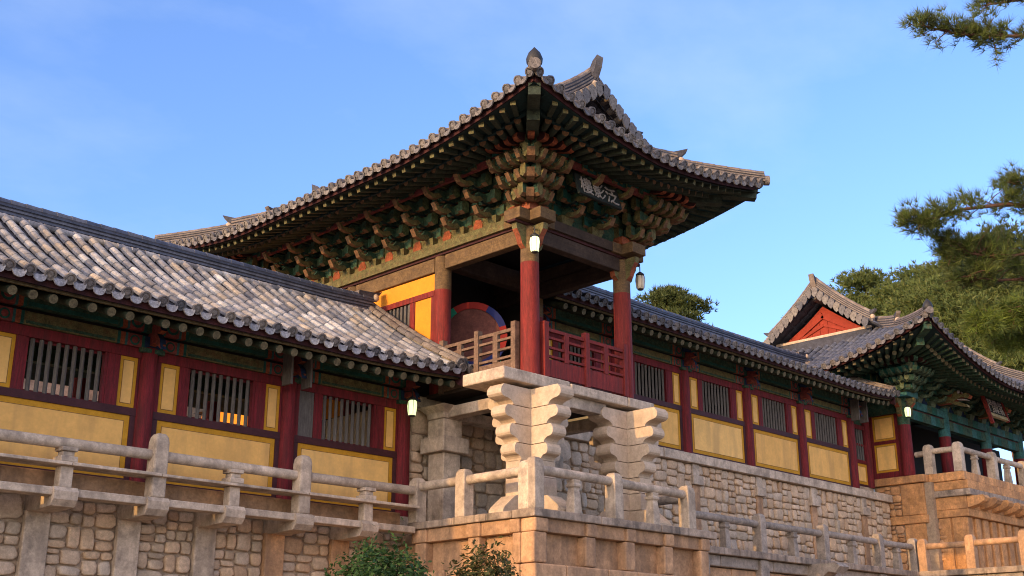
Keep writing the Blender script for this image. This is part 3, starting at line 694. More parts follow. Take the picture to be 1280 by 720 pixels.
# =================================================================== BRACKET CLUSTERS
TAN = ['tan', 'tan_dk']
def tongue(mb, o, D, S, L, z, th=.10, a='olive', e='orange', up=.10):
    """bracket arm running out along D, its tip curling up"""
    mb.prism([(-.15, 0), (L - .36, 0), (L - .26, .05), (L - .06, .05), (L - .12, .12), (L - .17, .2), (-.15, .2)], V(o) + V((0, 0, z)), D, (0, 0, 1), S, th * .8, 'green', 'green', 'soffit')
    mb.prism([(L - .30, .04), (L - .2, -.03), (L - .04, -.06), (L + .12, -.02), (L + .22, .14), (L + .16, .12), (L + .06, .05), (L - .08, .055), (L - .2, .10)], V(o) + V((0, 0, z)), D, (0, 0, 1), S, th * 1.3, a, TAN[0], TAN[1])
def cross_arm(mb, o, S, D, L, z, th=.10, a='green', e='olive'):
    # short bow-shaped arm across the bracket: tall hexagonal ends
    h = L / 2; t = th * 2.0
    for sg in (-1, 1):
        c = V(o) + V(S) * (sg * (h - .07)) + V((0, 0, z))
        mb.prism([(-t * .5, .03), (0, -.03), (t * .5, .03), (t * .5, .24), (0, .29), (-t * .5, .24)], c, D, (0, 0, 1), S, .14, e, a, TAN[1])
    mb.prism([(-h + .1, .22), (-h + .1, .06), (-h + .2, .0), (h - .2, .0), (h - .1, .06), (h - .1, .22)], V(o) + V((0, 0, z)), S, (0, 0, 1), D, th, a, e, TAN[1])
def redcap(mb, p, D, r=.085, m='orange'):
    p = V(p); D = V(D).normalized(); S = D.cross(V((0, 0, 1))).normalized(); U = S.cross(D)
    if U.z < 0: U = -U
    poly = [(-.4, -r), (-.12, -r), (.0, -r * 1.15), (.09, -r * .8), (.13, -.01), (.10, r * .75), (.02, r * 1.1), (-.1, r), (-.4, r)]
    mb.prism(poly, p, D, U, S, r * 1.5, 'fascia', m, m)
def cluster(mb, o, D, S, pal=('olive', 'green', 'orange'), step=.285, H=.285):
    o = V(o); D = V(D); S = V(S); a, g, e = pal
    vs = [o + S * (i * .15) + D * (j * .15) for i, j in ((-1, -1), (1, -1), (1, 1), (-1, 1))] + [o + S * (i * .21) + D * (j * .21) + V((0, 0, .19)) for i, j in ((-1, -1), (1, -1), (1, 1), (-1, 1))]
    f = [(3, 2, 1, 0), (4, 5, 6, 7), (0, 1, 5, 4), (1, 2, 6, 5), (2, 3, 7, 6), (3, 0, 4, 7)]
    if S.cross(D).z < 0: f = [k[::-1] for k in f]
    mb.add(vs, f, a)
    for k in range(3):
        z = .18 + H * k
        tongue(mb, o, D, S, step * (k + 1) + .18, z, .10, a, e)
        for q in range(k + 1):
            cross_arm(mb, o + D * (step * q), S, D, (.70 if (k - q) == 0 else .84), z + .005 + .0015 * q, .10, g, 'hex')
    z = .18 + H * 3
    cross_arm(mb, o + D * (step * 3), S, D, .62, z - .02, .10, g, 'hex')
    mb.prism([(-.1, 0), (step * 3 - .05, 0), (step * 3 + .08, .05), (step * 3 + .02, .18), (-.1, .24)], o + V((0, 0, z)), D, (0, 0, 1), S, .095, a, a, a)
    redcap(mb, o + D * (step * 3 + .30) + V((0, 0, z + .16)), D + V((0, 0, -.25)), .078, e)
def corner_cluster(mb, o, D1, D2, pal=('olive', 'green', 'orange'), step=.285, H=.285):
    o = V(o); D1 = V(D1); D2 = V(D2); a, g, e = pal; G = (D1 + D2).normalized(); T = (D1 - D2).normalized()
    mb.box(o.x - .3, o.x + .3, o.y - .3, o.y + .3, o.z, o.z + .18, e)
    for k in range(4):
        z = .18 + H * k; L = step * (k + 1)
        if k < 3:
            tongue(mb, o, G, T, L * 1.41 + .2, z, .13, a, e)
            for D, S in ((D1, D2), (D2, D1)):
                for q in range(0, k + 2):
                    off = S * (.27 * q)
                    tongue(mb, o + off, D, S, step * (k + 1) + .2, z + .002 * q, .085, a, e)
                    cross_arm(mb, o + D * (step * (q + .35)) + S * (.16 + .1 * q), S, D, .85 + .24 * k, z + .006 + .0017 * q, .08, g, a)
        else:
            for D, S in ((D1, D2), (D2, D1)):
                cross_arm(mb, o + D * (step * 3) + S * .35, S, D, 1.5, z - .03, .08, g, a)
                for q in range(4):
                    c = o + S * (.27 * (q + .2))
                    mb.prism([(0, 0), (step * 3, 0), (step * 3 + .1, .06), (step * 3, .2), (0, .2)], c + V((0, 0, z)), D, (0, 0, 1), S, .09, a, a, a)
                    redcap(mb, c + D * (step * 3 + .36) + V((0, 0, z + .13)), D + V((0, 0, -.25)), .088, e)
            redcap(mb, o + G * (step * 4.4 + .42) + V((0, 0, z + .13)), G + V((0, 0, -.25)), .095, e)
    mb.box(o.x - .05, o.x + .05, o.y - .05, o.y + .05, o.z, o.z + 1.3, e)

# =================================================================== HIP-AND-GABLE ROOF
def hip_gable(t, u0, u1, v0, v1, F, ze, lift, lt, prof, dg, o_u, o_v, tile, sp=.31, r=.092, raft_sides=(), raft_max=1e9, raft_lim={}, gable_m='gable_red', ends=(0, 1), pal_raft='rafter', ridge_m='tile_brown', zr=-.30, rs=.30, zin=0, ridge_up=.22):
    """u along the ridge, v across; F(u,v)->(x,y). ends: which gable ends to detail"""
    Wd = (v1 - v0) / 2
    def f(t_): return lift * max(0, 1 - t_ / lt) ** 1.8
    def zt(d, t_): return ze + prof(d) + f(t_)
    UV = lambda u, v, z: V((*F(u, v), z))
    eu = (UV(1, 0, 0) - UV(0, 0, 0)); ev = (UV(0, 1, 0) - UV(0, 0, 0))
    roof = MB(); gb = dg - .55
    def rows(n0, n1): k = max(1, round((n1 - n0) / sp)); return [n0 + (n1 - n0) * i / k for i in range(k + 1)]
    # long sides
    for s_ in (0, 1):
        us = rows(u0 + .1, u1 - .1); info = []
        for u in us:
            tt = min(u - u0, u1 - u); P = (lambda u, tt: (lambda d: UV(u, v0 + d if s_ == 0 else v1 - d, zt(d, tt))))(u, tt)
            dm = Wd if tt >= gb else max(.15, tt); info.append((P, dm)); tile_row(roof, P, 0, dm, eu, r, tile)
        for (P, a), (Q, b) in zip(info, info[1:]): channel(roof, P, Q, 0, a, b, eu)
    for s_ in (0, 1):
        vs_ = rows(v0 + .1, v1 - .1); info = []
        for v in vs_:
            tt = min(v - v0, v1 - v); P = (lambda v, tt: (lambda d: UV(u0 + d if s_ == 0 else u1 - d, v, zt(d, tt))))(v, tt)
            dm = max(.15, min(tt, dg)); info.append((P, dm)); tile_row(roof, P, 0, dm, ev, r, tile)
        for (P, a), (Q, b) in zip(info, info[1:]): channel(roof, P, Q, 0, a, b, ev)
    roof.build('tile_roof', t)
    # under-boarding and eave boards
    brd = MB(); eb = MB()
    def zrf(d): return ze + zr + rs * d
    for s_, (n0, n1) in ((0, (u0, u1)), (1, (u0, u1)), (2, (v0, v1)), (3, (v0, v1))):
        k = 40; ts = [n0 + (n1 - n0) * i / k for i in range(k + 1)]; vs = []; line = []
        ov = o_v if s_ < 2 else o_u
        for q in ts:
            tt = min(q - n0, n1 - q)
            for d in (.03, .6, 1.3, ov + .4):
                qq = max(n0 + d, min(n1 - d, q))
                zz = zrf(d) + .085 + f(tt) * max(0, 1 - d / (ov + 1.5))
                zz = min(zz, zt(d, max(tt, d)) - .06)
                vs.append(UV(qq, v0 + d, zz) if s_ == 0 else UV(qq, v1 - d, zz) if s_ == 1 else UV(u0 + d, qq, zz) if s_ == 2 else UV(u1 - d, qq, zz))
            d = .1; qq = max(n0 + d, min(n1 - d, q)); zz = ze + f(tt)
            line.append(UV(qq, v0 + d, zz) if s_ == 0 else UV(qq, v1 - d, zz) if s_ == 1 else UV(u0 + d, qq, zz) if s_ == 2 else UV(u1 - d, qq, zz))
        fs = [(i * 4 + j, i * 4 + j + 1, i * 4 + j + 5, i * 4 + j + 4) for i in range(k) for j in range(3)]
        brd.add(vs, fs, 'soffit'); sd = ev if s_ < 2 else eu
        eb.sweep(line, [(-.03, -.15), (.03, -.15), (.03, -.02), (-.03, -.02)], 'fascia', side=sd)
        sg = 1 if s_ in (0, 2) else -1
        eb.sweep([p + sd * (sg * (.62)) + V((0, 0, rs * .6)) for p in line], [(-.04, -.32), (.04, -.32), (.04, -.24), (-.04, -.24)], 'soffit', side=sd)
    brd.build('soffit_board', t); eb.build('eave_board', t)
    # rafters: round common rafters, square flying rafters in front
    for s_ in raft_sides:
        n0, n1 = ((u0, u1) if s_ < 2 else (v0, v1)); ov = o_v if s_ < 2 else o_u; oc = o_u if s_ < 2 else o_v
        T = oc + 1.3; k = round((n1 - n0) / .31)
        for i in range(2, k - 1):
            q = n0 + (n1 - n0) * i / k; tt = min(q - n0, n1 - q)
            if q - n0 > raft_lim.get(s_, raft_max): continue
            lo = q - n0 < n1 - q
            tin = tt if tt > T else oc + (T - oc) * (tt / T)
            qi = n0 + tin if lo else n1 - tin
            def pt(qv, d, z): return UV(qv, v0 + d, z) if s_ == 0 else UV(qv, v1 - d, z) if s_ == 1 else UV(u0 + d, qv, z) if s_ == 2 else UV(u1 - d, qv, z)
            qm = lambda fr: q + (qi - q) * fr
            din = ov + .25
            A = pt(qm(.72 / din), .72, zrf(.72) - .06 + f(tt) * .72); B = pt(qm(1), din, zrf(din) - .04 + f(tt) * .2 + zin)
            mb = MB(); mb.cyl(A, B, .078, .085, pal_raft, 10, capm='tan_dk' if pal_raft == 'rafter' else 'rafter_dull')
            ro = mb.build('rafter', t, B)
            A2 = pt(qm(.14 / din), .14, zrf(.14) + .035 + f(tt) * .98); B2 = pt(qm(1.15 / din), 1.15, zrf(1.15) + .035 + f(tt) * .6)
            mb = MB(); mb.beam(A2, B2, .105, .115, pal_raft)
            d_ = (A2 - B2).normalized(); mb.beam(A2 + d_ * .004, A2 + d_ * .008, .11, .12, 'rafter_dull' if pal_raft != 'rafter' else 'olive'); mb.build('flying_rafter', ro, B2)
    # corner (hip) beams
    for cu, cv, su, sv in ((u0, v0, 1, 1), (u0, v1, 1, -1), (u1, v0, -1, 1), (u1, v1, -1, -1)):
        def dp(d, z): return UV(cu + su * d, cv + sv * d, z)
        mb = MB(); mb.beam(dp(.7, zrf(.7) - .13 + f(.35) * .8), dp(o_u + .3, zrf(o_u) - .14 + f(.3) * .3), .26, .30, pal_raft)
        mb.beam(dp(.12, zrf(.12) - .02 + f(0) * .98), dp(1.3, zrf(1.3) - .02 + f(0) * .62), .24, .24, pal_raft); mb.build('hip_rafter', t)
        mb = MB(); pts = [dp(d, zt(d, d) + .03) for d in [dg * i / 10 for i in range(11)]]; pts[0] += (pts[0] - pts[1]).normalized() * .05
        k = 6; low = pts[:k + 1]; up = pts[k:]
        ridge(mb, low, .20, .26, ridge_m, 'tile_dk', ridge_m, layers=3); ridge(mb, [p + V((0, 0, .0)) for p in up], .34, .26, ridge_m, 'tile_dk', ridge_m, layers=4)
        out = (pts[0] - pts[1]); out.z = 0
        ridge_end(mb, up[0] + V((0, 0, .08)) + out.normalized() * .05, out, .8, .12)
        mb.cyl(low[0] + V((0, 0, .06)), low[0] + out.normalized() * .12 + V((0, 0, .06)), .12, .12, 'tile_end', 12)
        mb.build('hip_ridge', t)
        if cu == u0 and cv == v0:
            mb = MB(); c = pts[0] + V((0, 0, .03)) - out.normalized() * .06
            mb.ball(c + V((0, 0, .0)), .07, 'mortar_white', 10, 6); mb.lathe(c + V((0, 0, .05)), [(.10, 0), (.155, .06), (.165, .15), (.12, .27), (.045, .36), (.005, .41)], 'iron', 14); mb.build('finial', t, c)
    # main ridge and gable ends
    mb = MB(); vm = (v0 + v1) / 2; ua, ub = u0 + gb + .1, u1 - gb - .1; zt_ = ze + prof(Wd) - .05
    pts = [UV(ua + (ub - ua) * i / 12, vm, zt_ + ridge_up * abs(i / 6 - 1) ** 2.2) for i in range(13)]
    ridge(mb, pts, .40, .32, ridge_m, 'tile_dk', ridge_m, layers=5)
    ridge_end(mb, pts[0] + V((0, 0, .12)), pts[0] - pts[1], 1.1, .36); ridge_end(mb, pts[-1] + V((0, 0, .12)), pts[-1] - pts[-2], 1.1, .36); mb.build('main_ridge', t)
    for e_ in (0, 1):
        ue = u0 + gb if e_ == 0 else u1 - gb; sgn = -1 if e_ == 0 else 1
        mb = MB(); ml = MB()
        for s_ in (0, 1):
            pts = []
            for i in range(9):
                d = Wd - (Wd - dg * 1.0) * i / 8; pts.append(UV(ue - sgn * .1, v0 + d if s_ == 0 else v1 - d, zt(d, gb) + .04 + .25 * (1 - i / 8) ** 2))
            ridge(mb, pts, .34, .26, ridge_m, 'tile_dk', ridge_m, layers=4)
            out = pts[-1] - pts[-2]; out.z = 0; ridge_end(mb, pts[-1] + V((0, 0, .05)), out, .8, .1)
            # projecting verge tiles with heart-shaped ends
            n = max(3, round((Wd - dg * .9) / .26))
            for i in range(n):
                d = dg * 1.03 + (Wd - .12 - dg * 1.03) * i / (n - 1); b = UV(ue + sgn * .02, v0 + d if s_ == 0 else v1 - d, zt(d, gb) + .02 + .2 * ((d - dg) / (Wd - dg)) ** 2)
                ml.cyl(b - eu * (sgn * .1), b + eu * (sgn * .22), .085, .09, tile, 10, capm='tile_end')
                q = b + eu * (sgn * .215); w = .145
                ml.prism([(-w, .0), (-w * .95, -.12), (-w * .6, -.23), (0, -.32), (w * .6, -.23), (w * .95, -.12), (w, .0), (0, .06)], q, ev, (0, 0, 1), eu, .03, 'tile_end')
        mb.build('gable_ridge', t); ml.build('verge_tiles', t)
        if e_ in ends:
            mb = MB(); ug = u0 + dg if e_ == 0 else u1 - dg; zb = zt(dg, 9) + .22
            half = [(d, zt(d, 9)) for d in [dg * .98 + (Wd - dg * .98) * i / 6 for i in range(7)]]
            poly = [(v0 + d, z) for d, z in half] + [(v1 - d, z) for d, z in half[::-1][1:]] + [(v1 - dg, zb), (v0 + dg, zb)]
            mb.prism(poly, UV(ug, 0, 0), ev, (0, 0, 1), eu, .08, gable_m)
            # boards and brace pattern
            for i in range(-5, 6):
                vv = vm + i * .34; h = zt(Wd - abs(i * .34), 9) - .35
                if h > zb + .1: mb.prism([(vv - .16, zb), (vv + .16, zb), (vv + .16, h), (vv - .16, h)], UV(ug + sgn * .055, 0, 0), ev, (0, 0, 1), eu, .02, gable_m)
            mb.build('gable_wall', t)
            mb = MB()
            for s_ in (-1, 1):
                mb.beam(UV(ug + sgn * .09, vm, zt(Wd, 9) - .75), UV(ug + sgn * .09, vm + s_ * (Wd - dg) * .55, zb + .12), .05, .1, gable_m)
                mb.beam(UV(ug + sgn * .10, vm, zt(Wd, 9) - .35), UV(ug + sgn * .10, vm + s_ * (Wd - dg) * .9, zt(dg, 9) + .05), .07, .26, gable_m)
            mb.build('gable_brace', t)
            mb = MB(); pts = [UV(ug + sgn * .16, v0 + dg * 1.04 + (v1 - v0 - 2 * dg * 1.04) * i / 8, zt(dg, 9) + .30) for i in range(9)]
            mb.sweep(pts, [(-.14, -.42), (.14, -.42), (.10, -.02), (-.06, .02)], 'tile_dk', side=eu); mb.sweep(pts, [(-.08, -.015), (.12, -.04), (.10, .07), (-.08, .08)], 'mortar_white', side=eu); mb.build('gable_sill', t)

# =================================================================== BELL PAVILION
XC, YC, XCE, YCN = 17.43, 16.61, 20.50, 25.9
t = PAV = thing('bell_pavilion', (XC, YC, ZP), 'two-storey bell pavilion with sweeping upturned roof on carved corbelled stone pillars', 'pavilion')
# corbelled cross-shaped stone pillars
def arm_poly(L, z0, z1, kind):
    h = z1 - z0
    if kind == 'foot': return [(0, 0), (L, 0), (L, h * .25), (L * .93, h * .42), (L * .72, h * .75), (L * .55, h), (0, h)]
    if kind == 'stem': return [(0, 0), (L, 0), (L, h), (0, h)]
    return [(0, 0), (L * .58, 0), (L * .60, h * .10), (L * .66, h * .21), (L * .75, h * .29), (L * .86, h * .32), (L * .94, h * .38), (L * .99, h * .49), (L, h * .63), (L * .985, h * .78), (L * .94, h * .90), (L * .90, h), (0, h)]
def cross_pillar(px, py, dirs):
    mb = MB(); c = .20; zb = ZP
    mb.box(px - c, px + c, py - c, py + c, zb, 7.14, 'granite_clean')
    spec = [(.0, .42, .98, 'foot'), (.42, .78, .52, 'stem'), (.78, 1.12, .50, 'stem'), (1.12, 1.46, .66, 'c'), (1.46, 1.83, .80, 'c'), (1.83, 2.2, .92, 'c'), (2.2, 2.6, 1.03, 'c')]
    for D in dirs:
        D = V((*D, 0)); S = V((-D.y, D.x, 0))
        for a, b, L, k in spec:
            L *= random.uniform(.98, 1.02)
            mb.prism(arm_poly(L - c, a, b - .016, k), V((px, py, zb + a)) + D * (c + .001), D, (0, 0, 1), S, .40, 'granite_clean')
    return mb.build('corbelled_pillar', t, (px, py, zb), .014)
cross_pillar(XC, YC, [(-1, 0), (0, -1), (1, 0), (0, 1)])
cross_pillar(XCE, YC, [(-1, 0), (0, -1), (1, 0), (0, 1)])
for x in (XC, XCE):       # plain rear pillars with collar and cushion capital
    mb = MB(); y = 19.2
    mb.box(x - .25, x + .25, y - .25, y + .25, ZP - .02, 6.16, 'granite'); mb.box(x - .38, x + .38, y - .38, y + .38, 6.165, 6.50, 'granite'); mb.box(x - .27, x + .27, y - .27, y + .27, 6.505, 6.9, 'granite')
    mb.lathe((x, y, 6.905), [(.28, 0), (.29, .12), (.42, .24), (.46, .27)], 'granite', square=True); mb.build('plain_pillar', t, (x, y, ZP), .025)
mb = MB()
mb.box(XC - .16, XC + .16, YC + .9, 19.15, 6.92, 7.16, 'granite'); mb.box(XCE - .16, XCE + .16, YC + .9, 19.15, 6.92, 7.16, 'granite')
mb.box(XC + .85, XCE - .85, YC - .17, YC + .17, 6.95, 7.20, 'granite'); mb.box(XC + .1, XCE - .1, 19.05, 19.4, 6.95, 7.17, 'granite'); build_each(mb, 'stone_beam', t, .02)
mb = MB()
mb.box(XC - 1.08, XC + .9, YC - .30, YC + .9, 7.205, 7.46, 'granite'); mb.box(XC + .906, XCE - .3, YC - .33, YC + .9, 7.205, 7.42, 'granite'); mb.box(XCE - .294, XCE + .62, YC - .35, YC + .9, 7.205, 7.42, 'granite')
mb.build('floor_slab', t, bevel=.03)
mb = MB(); mb.box(XC - .2, XCE + .25, YC - .1, 26, 7.425, 7.50, 'wood_dark'); mb.build('wooden_floor', t)
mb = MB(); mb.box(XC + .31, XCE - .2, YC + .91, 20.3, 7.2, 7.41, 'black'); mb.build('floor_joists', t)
# timber columns
for (x, y) in ((XC, YC), (XCE, YC), (XC, 19.35), (XC, 22.6), (XC, YCN), (XCE, 19.35), (XCE, YCN)):
    mb = MB(); r0 = .205 if y < 17 else .2
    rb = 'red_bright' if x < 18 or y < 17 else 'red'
    mb.cyl((x, y, 7.47), (x, y, 9.93), r0, r0 * .97, rb, 18); mb.cyl((x, y, 9.93), (x, y, 10.72), r0 * .97, r0 * .95, 'wood', 18); mb.build('column', t, (x, y, 7.47))
# tie beams and plates
mb = MB()
mb.box(XC - .12, XC + .12, YC + .19, 19.17, 10.40, 10.74, 'wood'); mb.box(XC - .12, XC + .12, 19.53, 22.42, 10.40, 10.74, 'wood'); mb.box(XC - .12, XC + .12, 22.78, YCN, 10.40, 10.74, 'wood'); build_each(mb, 'tie_beam', t, .02)
mb = MB(); mb.box(XC + .19, XCE - .19, YC - .12, YC + .12, 10.42, 10.74, 'wood_dark'); mb.build('tie_beam', t, bevel=.02)
mb = MB(); mb.box(XCE - .12, XCE + .12, YC + .19, YCN, 10.40, 10.74, 'wood_dark'); mb.box(XC + .13, XCE - .13, 19.22, 19.48, 10.5, 10.95, 'wood_dark'); build_each(mb, 'tie_beam', t, .02)
mb = MB()
mb.box(XC - .15, XC + .15, YC - .15, YCN + .2, 10.745, 10.80, 'fascia'); mb.box(XC - .22, XC + .22, YC - .22, YCN + .3, 10.801, 11.02, 'olive')
mb.box(XC + .151, XCE + .15, YC - .15, YC + .15, 10.745, 10.80, 'fascia'); mb.box(XC + .221, XCE + .3, YC - .22, YC + .22, 10.802, 11.02, 'wood_dark')
mb.box(XCE - .2, XCE + .22, YC + .23, YCN + .3, 10.745, 11.02, 'wood_dark'); mb.build('bracket_plate', t)
for (x, y) in ((XC, YC), (XCE, YC)):     # crossed plate ends on the corner column
    mb = MB(); mb.box(x - .55, x + .55, y - .235, y + .235, 10.79, 11.035, 'wood'); mb.box(x - .24, x + .24, y - .55, y - .236, 10.79, 11.04, 'wood'); mb.box(x - .24, x + .24, y + .236, y + .55, 10.79, 11.04, 'wood')
    mb.box(x - .57, x + .57, y - .12, y + .12, 10.73, 10.788, 'fascia')
    for D in ((-1, 0), (0, -1), (1, 0)):
        mb.prism([(.15, .25), (.48, .25), (.46, .12), (.36, -.02), (.30, -.18), (.2, -.26), (.15, -.26)], (x, y, 10.48), (*D, 0), (0, 0, 1), (-D[1], D[0], 0), .14, 'olive', 'olive', 'orange')
    mb.build('column_head', t, (x, y, 10.5), .012)
ZB = 11.03
first = None
for i in range(1, 9):
    y = YC + 1.032 * i
    if first is None:
        mb = MB(); cluster(mb, (XC, y, ZB), (-1, 0, 0), (0, 1, 0)); first = mb.build('bracket_set', t, (XC, y, ZB))
    else: dup(first, t, (XC, y, ZB))
mb = MB(); cluster(mb, (XC + 1.02, YC, ZB), (0, -1, 0), (1, 0, 0), ('olive', 'teal', 'orange')); f2 = mb.build('bracket_set', t, (XC + 1.02, YC, ZB)); dup(f2, t, (XC + 2.04, YC, ZB))
for x, y, d1, d2 in ((XC, YC, (-1, 0, 0), (0, -1, 0)), (XCE, YC, (1, 0, 0), (0, -1, 0)), (XC, YCN, (-1, 0, 0), (0, 1, 0))):
    mb = MB(); corner_cluster(mb, (x, y, ZB), d1, d2); mb.build('corner_bracket_set', t, (x, y, ZB))
mb = MB()   # wall boards between bracket sets
mb.box(XC - .04, XC + .04, YC + .3, YCN, 11.021, 12.25, 'olive'); mb.box(XC + .3, XCE, YC - .04, YC + .04, 11.021, 12.25, 'green'); mb.build('infill_board', t)
for i in range(9):
    mb = MB(); y = YC + 1.032 * (i + .5); mb.prism([(-.12, .02), (.12, .02), (.15, .16), (.08, .3), (-.08, .3), (-.15, .16)], (XC - .045, y, 11.03), (0, 1, 0), (0, 0, 1), (1, 0, 0), .02, 'orange'); mb.build('infill_painting', t, (XC, y, 11))
mb = MB()   # outer eave purlins
mb.cyl((XC - .86, YC - 1.1, 12.27), (XC - .86, YCN + 1.1, 12.27), .10, .10, 'teal', 10); mb.cyl((XC - 1.0, YC - .86, 12.275), (XCE + 1.0, YC - .86, 12.275), .10, .10, 'teal', 10); mb.cyl((XCE + .86, YC - 1.1, 12.27), (XCE + .86, YCN + 1.1, 12.27), .10, .10, 'teal', 10)
mb.box(XC - .90, XC - .82, YC - .8, YCN + .8, 12.02, 12.17, 'pink'); mb.box(XC - .8, XCE + .8, YC - .90, YC - .82, 12.02, 12.17, 'pink'); mb.build('eave_purlin', t)
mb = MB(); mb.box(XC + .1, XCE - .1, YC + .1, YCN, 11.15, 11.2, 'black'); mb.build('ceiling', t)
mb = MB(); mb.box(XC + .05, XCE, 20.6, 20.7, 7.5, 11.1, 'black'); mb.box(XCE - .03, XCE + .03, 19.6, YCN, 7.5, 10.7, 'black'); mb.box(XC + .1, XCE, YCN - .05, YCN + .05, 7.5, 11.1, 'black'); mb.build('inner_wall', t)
hip_gable(t, 14.17, 28.3, 15.03, 22.87, lambda u, v: (v, u), 12.08, .60, 4.5, lambda d: .43 * d + .016 * d * d, 2.35, 2.42, 2.40, 'tile_brown', raft_sides=(0, 1, 2), raft_lim={1: 5.5}, gable_m='wood', ends=(0, 1), ridge_m='tile_brown')
# yellow wall bay between W2 and the left gallery roof
panel(t, 0, 1, 0, 0, 1, 'upper_yellow_panel') if False else None
mb = MB(); mb.box(XC - .06, XC, 19.56, 22.4, 9.98, 10.38, 'yellow_vivid'); mb.build('upper_yellow_panel', t)
mb = MB(); mb.box(XC - .06, XC, 19.66, 20.22, 8.0, 9.84, 'yellow_vivid'); mb.build('yellow_panel', t); mb = MB(); mb.box(XC - .06, XC, 21.66, 22.3, 8.0, 9.84, 'yellow_vivid'); mb.build('yellow_panel', t)
mb = MB(); mb.box(XC - .09, XC + .03, 19.55, 22.42, 9.845, 9.975, 'red_bright')
for y in (19.6, 20.28, 21.6): mb.box(XC - .08, XC + .02, y - .055, y + .055, 7.5, 9.84, 'red_bright')
mb.build('wall_frame', t)
w = MB(); w.box(XC - .075, XC - .0, 20.34, 20.40, 8.0, 9.84, 'red_bright'); w.box(XC - .075, XC - .0, 21.48, 21.54, 8.0, 9.84, 'red_bright'); wo = w.build('window', t)
mb = MB()
for i in range(8): y = 20.47 + i * .135; mb.box(XC - .05, XC - .0, y - .035, y + .035, 8.0, 9.84, 'bars')
mb.build('lattice_bars', wo)
mb = MB(); mb.box(XC + .04, XC + .09, 19.56, 25.8, 7.5, 10.39, 'black'); mb.box(XC - .03, XC + .03, 22.7, 25.8, 7.5, 10.39, 'yellow_vivid'); mb.build('west_wall', t)
# wooden railings
def wood_rail(a, b, m, nposts):
    a = V(a); b = V(b); d = (b - a).normalized(); n = nposts; r = MB()
    q = V((0, 0, 1)); ro = None
    for z, h in ((8.50, .07), (8.33, .05), (8.12, .05), (7.93, .05)): r.beam(a + q * z, b + q * z, .07, h, m)
    r.beam(a + q * 7.68, b + q * 7.68, .06, .36, m); rail = r.build('railing', t, a + q * 7.5)
    for i in range(n + 1):
        p = a.lerp(b, i / n); p_ = MB(); big = True
        p_.beam(p + q * 7.46, p + q * 8.66, .13, .13, m, up=d); p_.build('railing_post', rail, p + q * 7.46)
    for i in range(n):
        p = a.lerp(b, (i + .5) / n); p_ = MB(); p_.beam(p + q * 7.863, p + q * 8.462, .085, .14, m, up=d); p_.build('baluster', rail, p + q * 7.86)
    return rail
wood_rail((XC + .25, YC - .18, 0), (XCE - .22, YC - .18, 0), 'red_bright', 2)
wood_rail((XC - .18, 19.1, 0), (XC - .18, YC + .26, 0), 'wood_grey', 2)

# drum
c = V((18.75, 19.75, 9.12)); dirn = V((-.66, -.75, 0)).normalized(); S = V((-dirn.y, dirn.x, 0))
t = thing('temple_drum', (c.x, c.y, 7.5), 'large temple drum with a green, red and blue painted rim inside the dark pavilion', 'drum')
mb = MB(); K = 40
pr_ = [(.66, -.45), (.76, -.22), (.78, 0), (.76, .22), (.70, .38)]
vs = []
for r, a in pr_:
    for i in range(K):
        an = 2 * math.pi * i / K; vs.append(c + dirn * a + (S * math.cos(an) + V((0, 0, math.sin(an)))) * r)
mb.add(vs, [(j * K + i, j * K + (i + 1) % K, (j + 1) * K + (i + 1) % K, (j + 1) * K + i) for j in range(4) for i in range(K)], 'red', True); mb.build('barrel', t)
mb = MB(); mb.add([c + dirn * .385 + (S * math.cos(2 * math.pi * i / K) + V((0, 0, math.sin(2 * math.pi * i / K)))) * .70 for i in range(K)], [tuple(range(K))], 'skin'); mb.build('drum_head', t)
mb = MB(); segc = ['drum_r', 'drum_b', 'drum_r', 'drum_r', 'drum_g', 'drum_g', 'drum_b', 'drum_r']
segc = []
for i in range(K):
    a = 360 * (i + .5) / K   # angle from S axis (image left is +S or -S)
    segc.append(a)
side_r = 1 if (S.x - S.y) > 0 else -1
for i in range(K):
    a0, a1 = 2 * math.pi * i / K, 2 * math.pi * (i + 1) / K
    vs = [c + dirn * h + (S * math.cos(a) + V((0, 0, math.sin(a)))) * r for a in (a0, a1) for r, h in ((.64, .40), (.64, .42), (.80, .42), (.80, .30))]
    am = math.degrees((a0 + a1) / 2)
    if side_r < 0: am = (180 - am) % 360
    colr = 'drum_r' if 62 < am < 122 else 'drum_g' if 122 <= am < 190 else 'drum_b' if 15 < am <= 62 else 'drum_r' if am <= 15 or am > 330 else 'drum_g' if am < 260 else 'drum_b'
    mb.add(vs, [(0, 1, 5, 4), (1, 2, 6, 5), (2, 3, 7, 6)], colr)
mb.build('painted_rim', t)
mb = MB()
for s_ in (-1, 1):
    for d_ in (-.3, .3): p = c + S * s_ * .6 + dirn * d_; mb.beam((p.x, p.y, 7.5), (p.x, p.y, 8.75), .1, .1, 'red')
mb.beam(c + S * .66 + dirn * .3 - V((0, 0, .62)), c - S * .66 + dirn * .3 - V((0, 0, .62)), .09, .12, 'drum_g'); mb.beam(c + S * .66 - dirn * .3 - V((0, 0, .62)), c - S * .66 - dirn * .3 - V((0, 0, .62)), .09, .12, 'red'); mb.build('drum_stand', t)

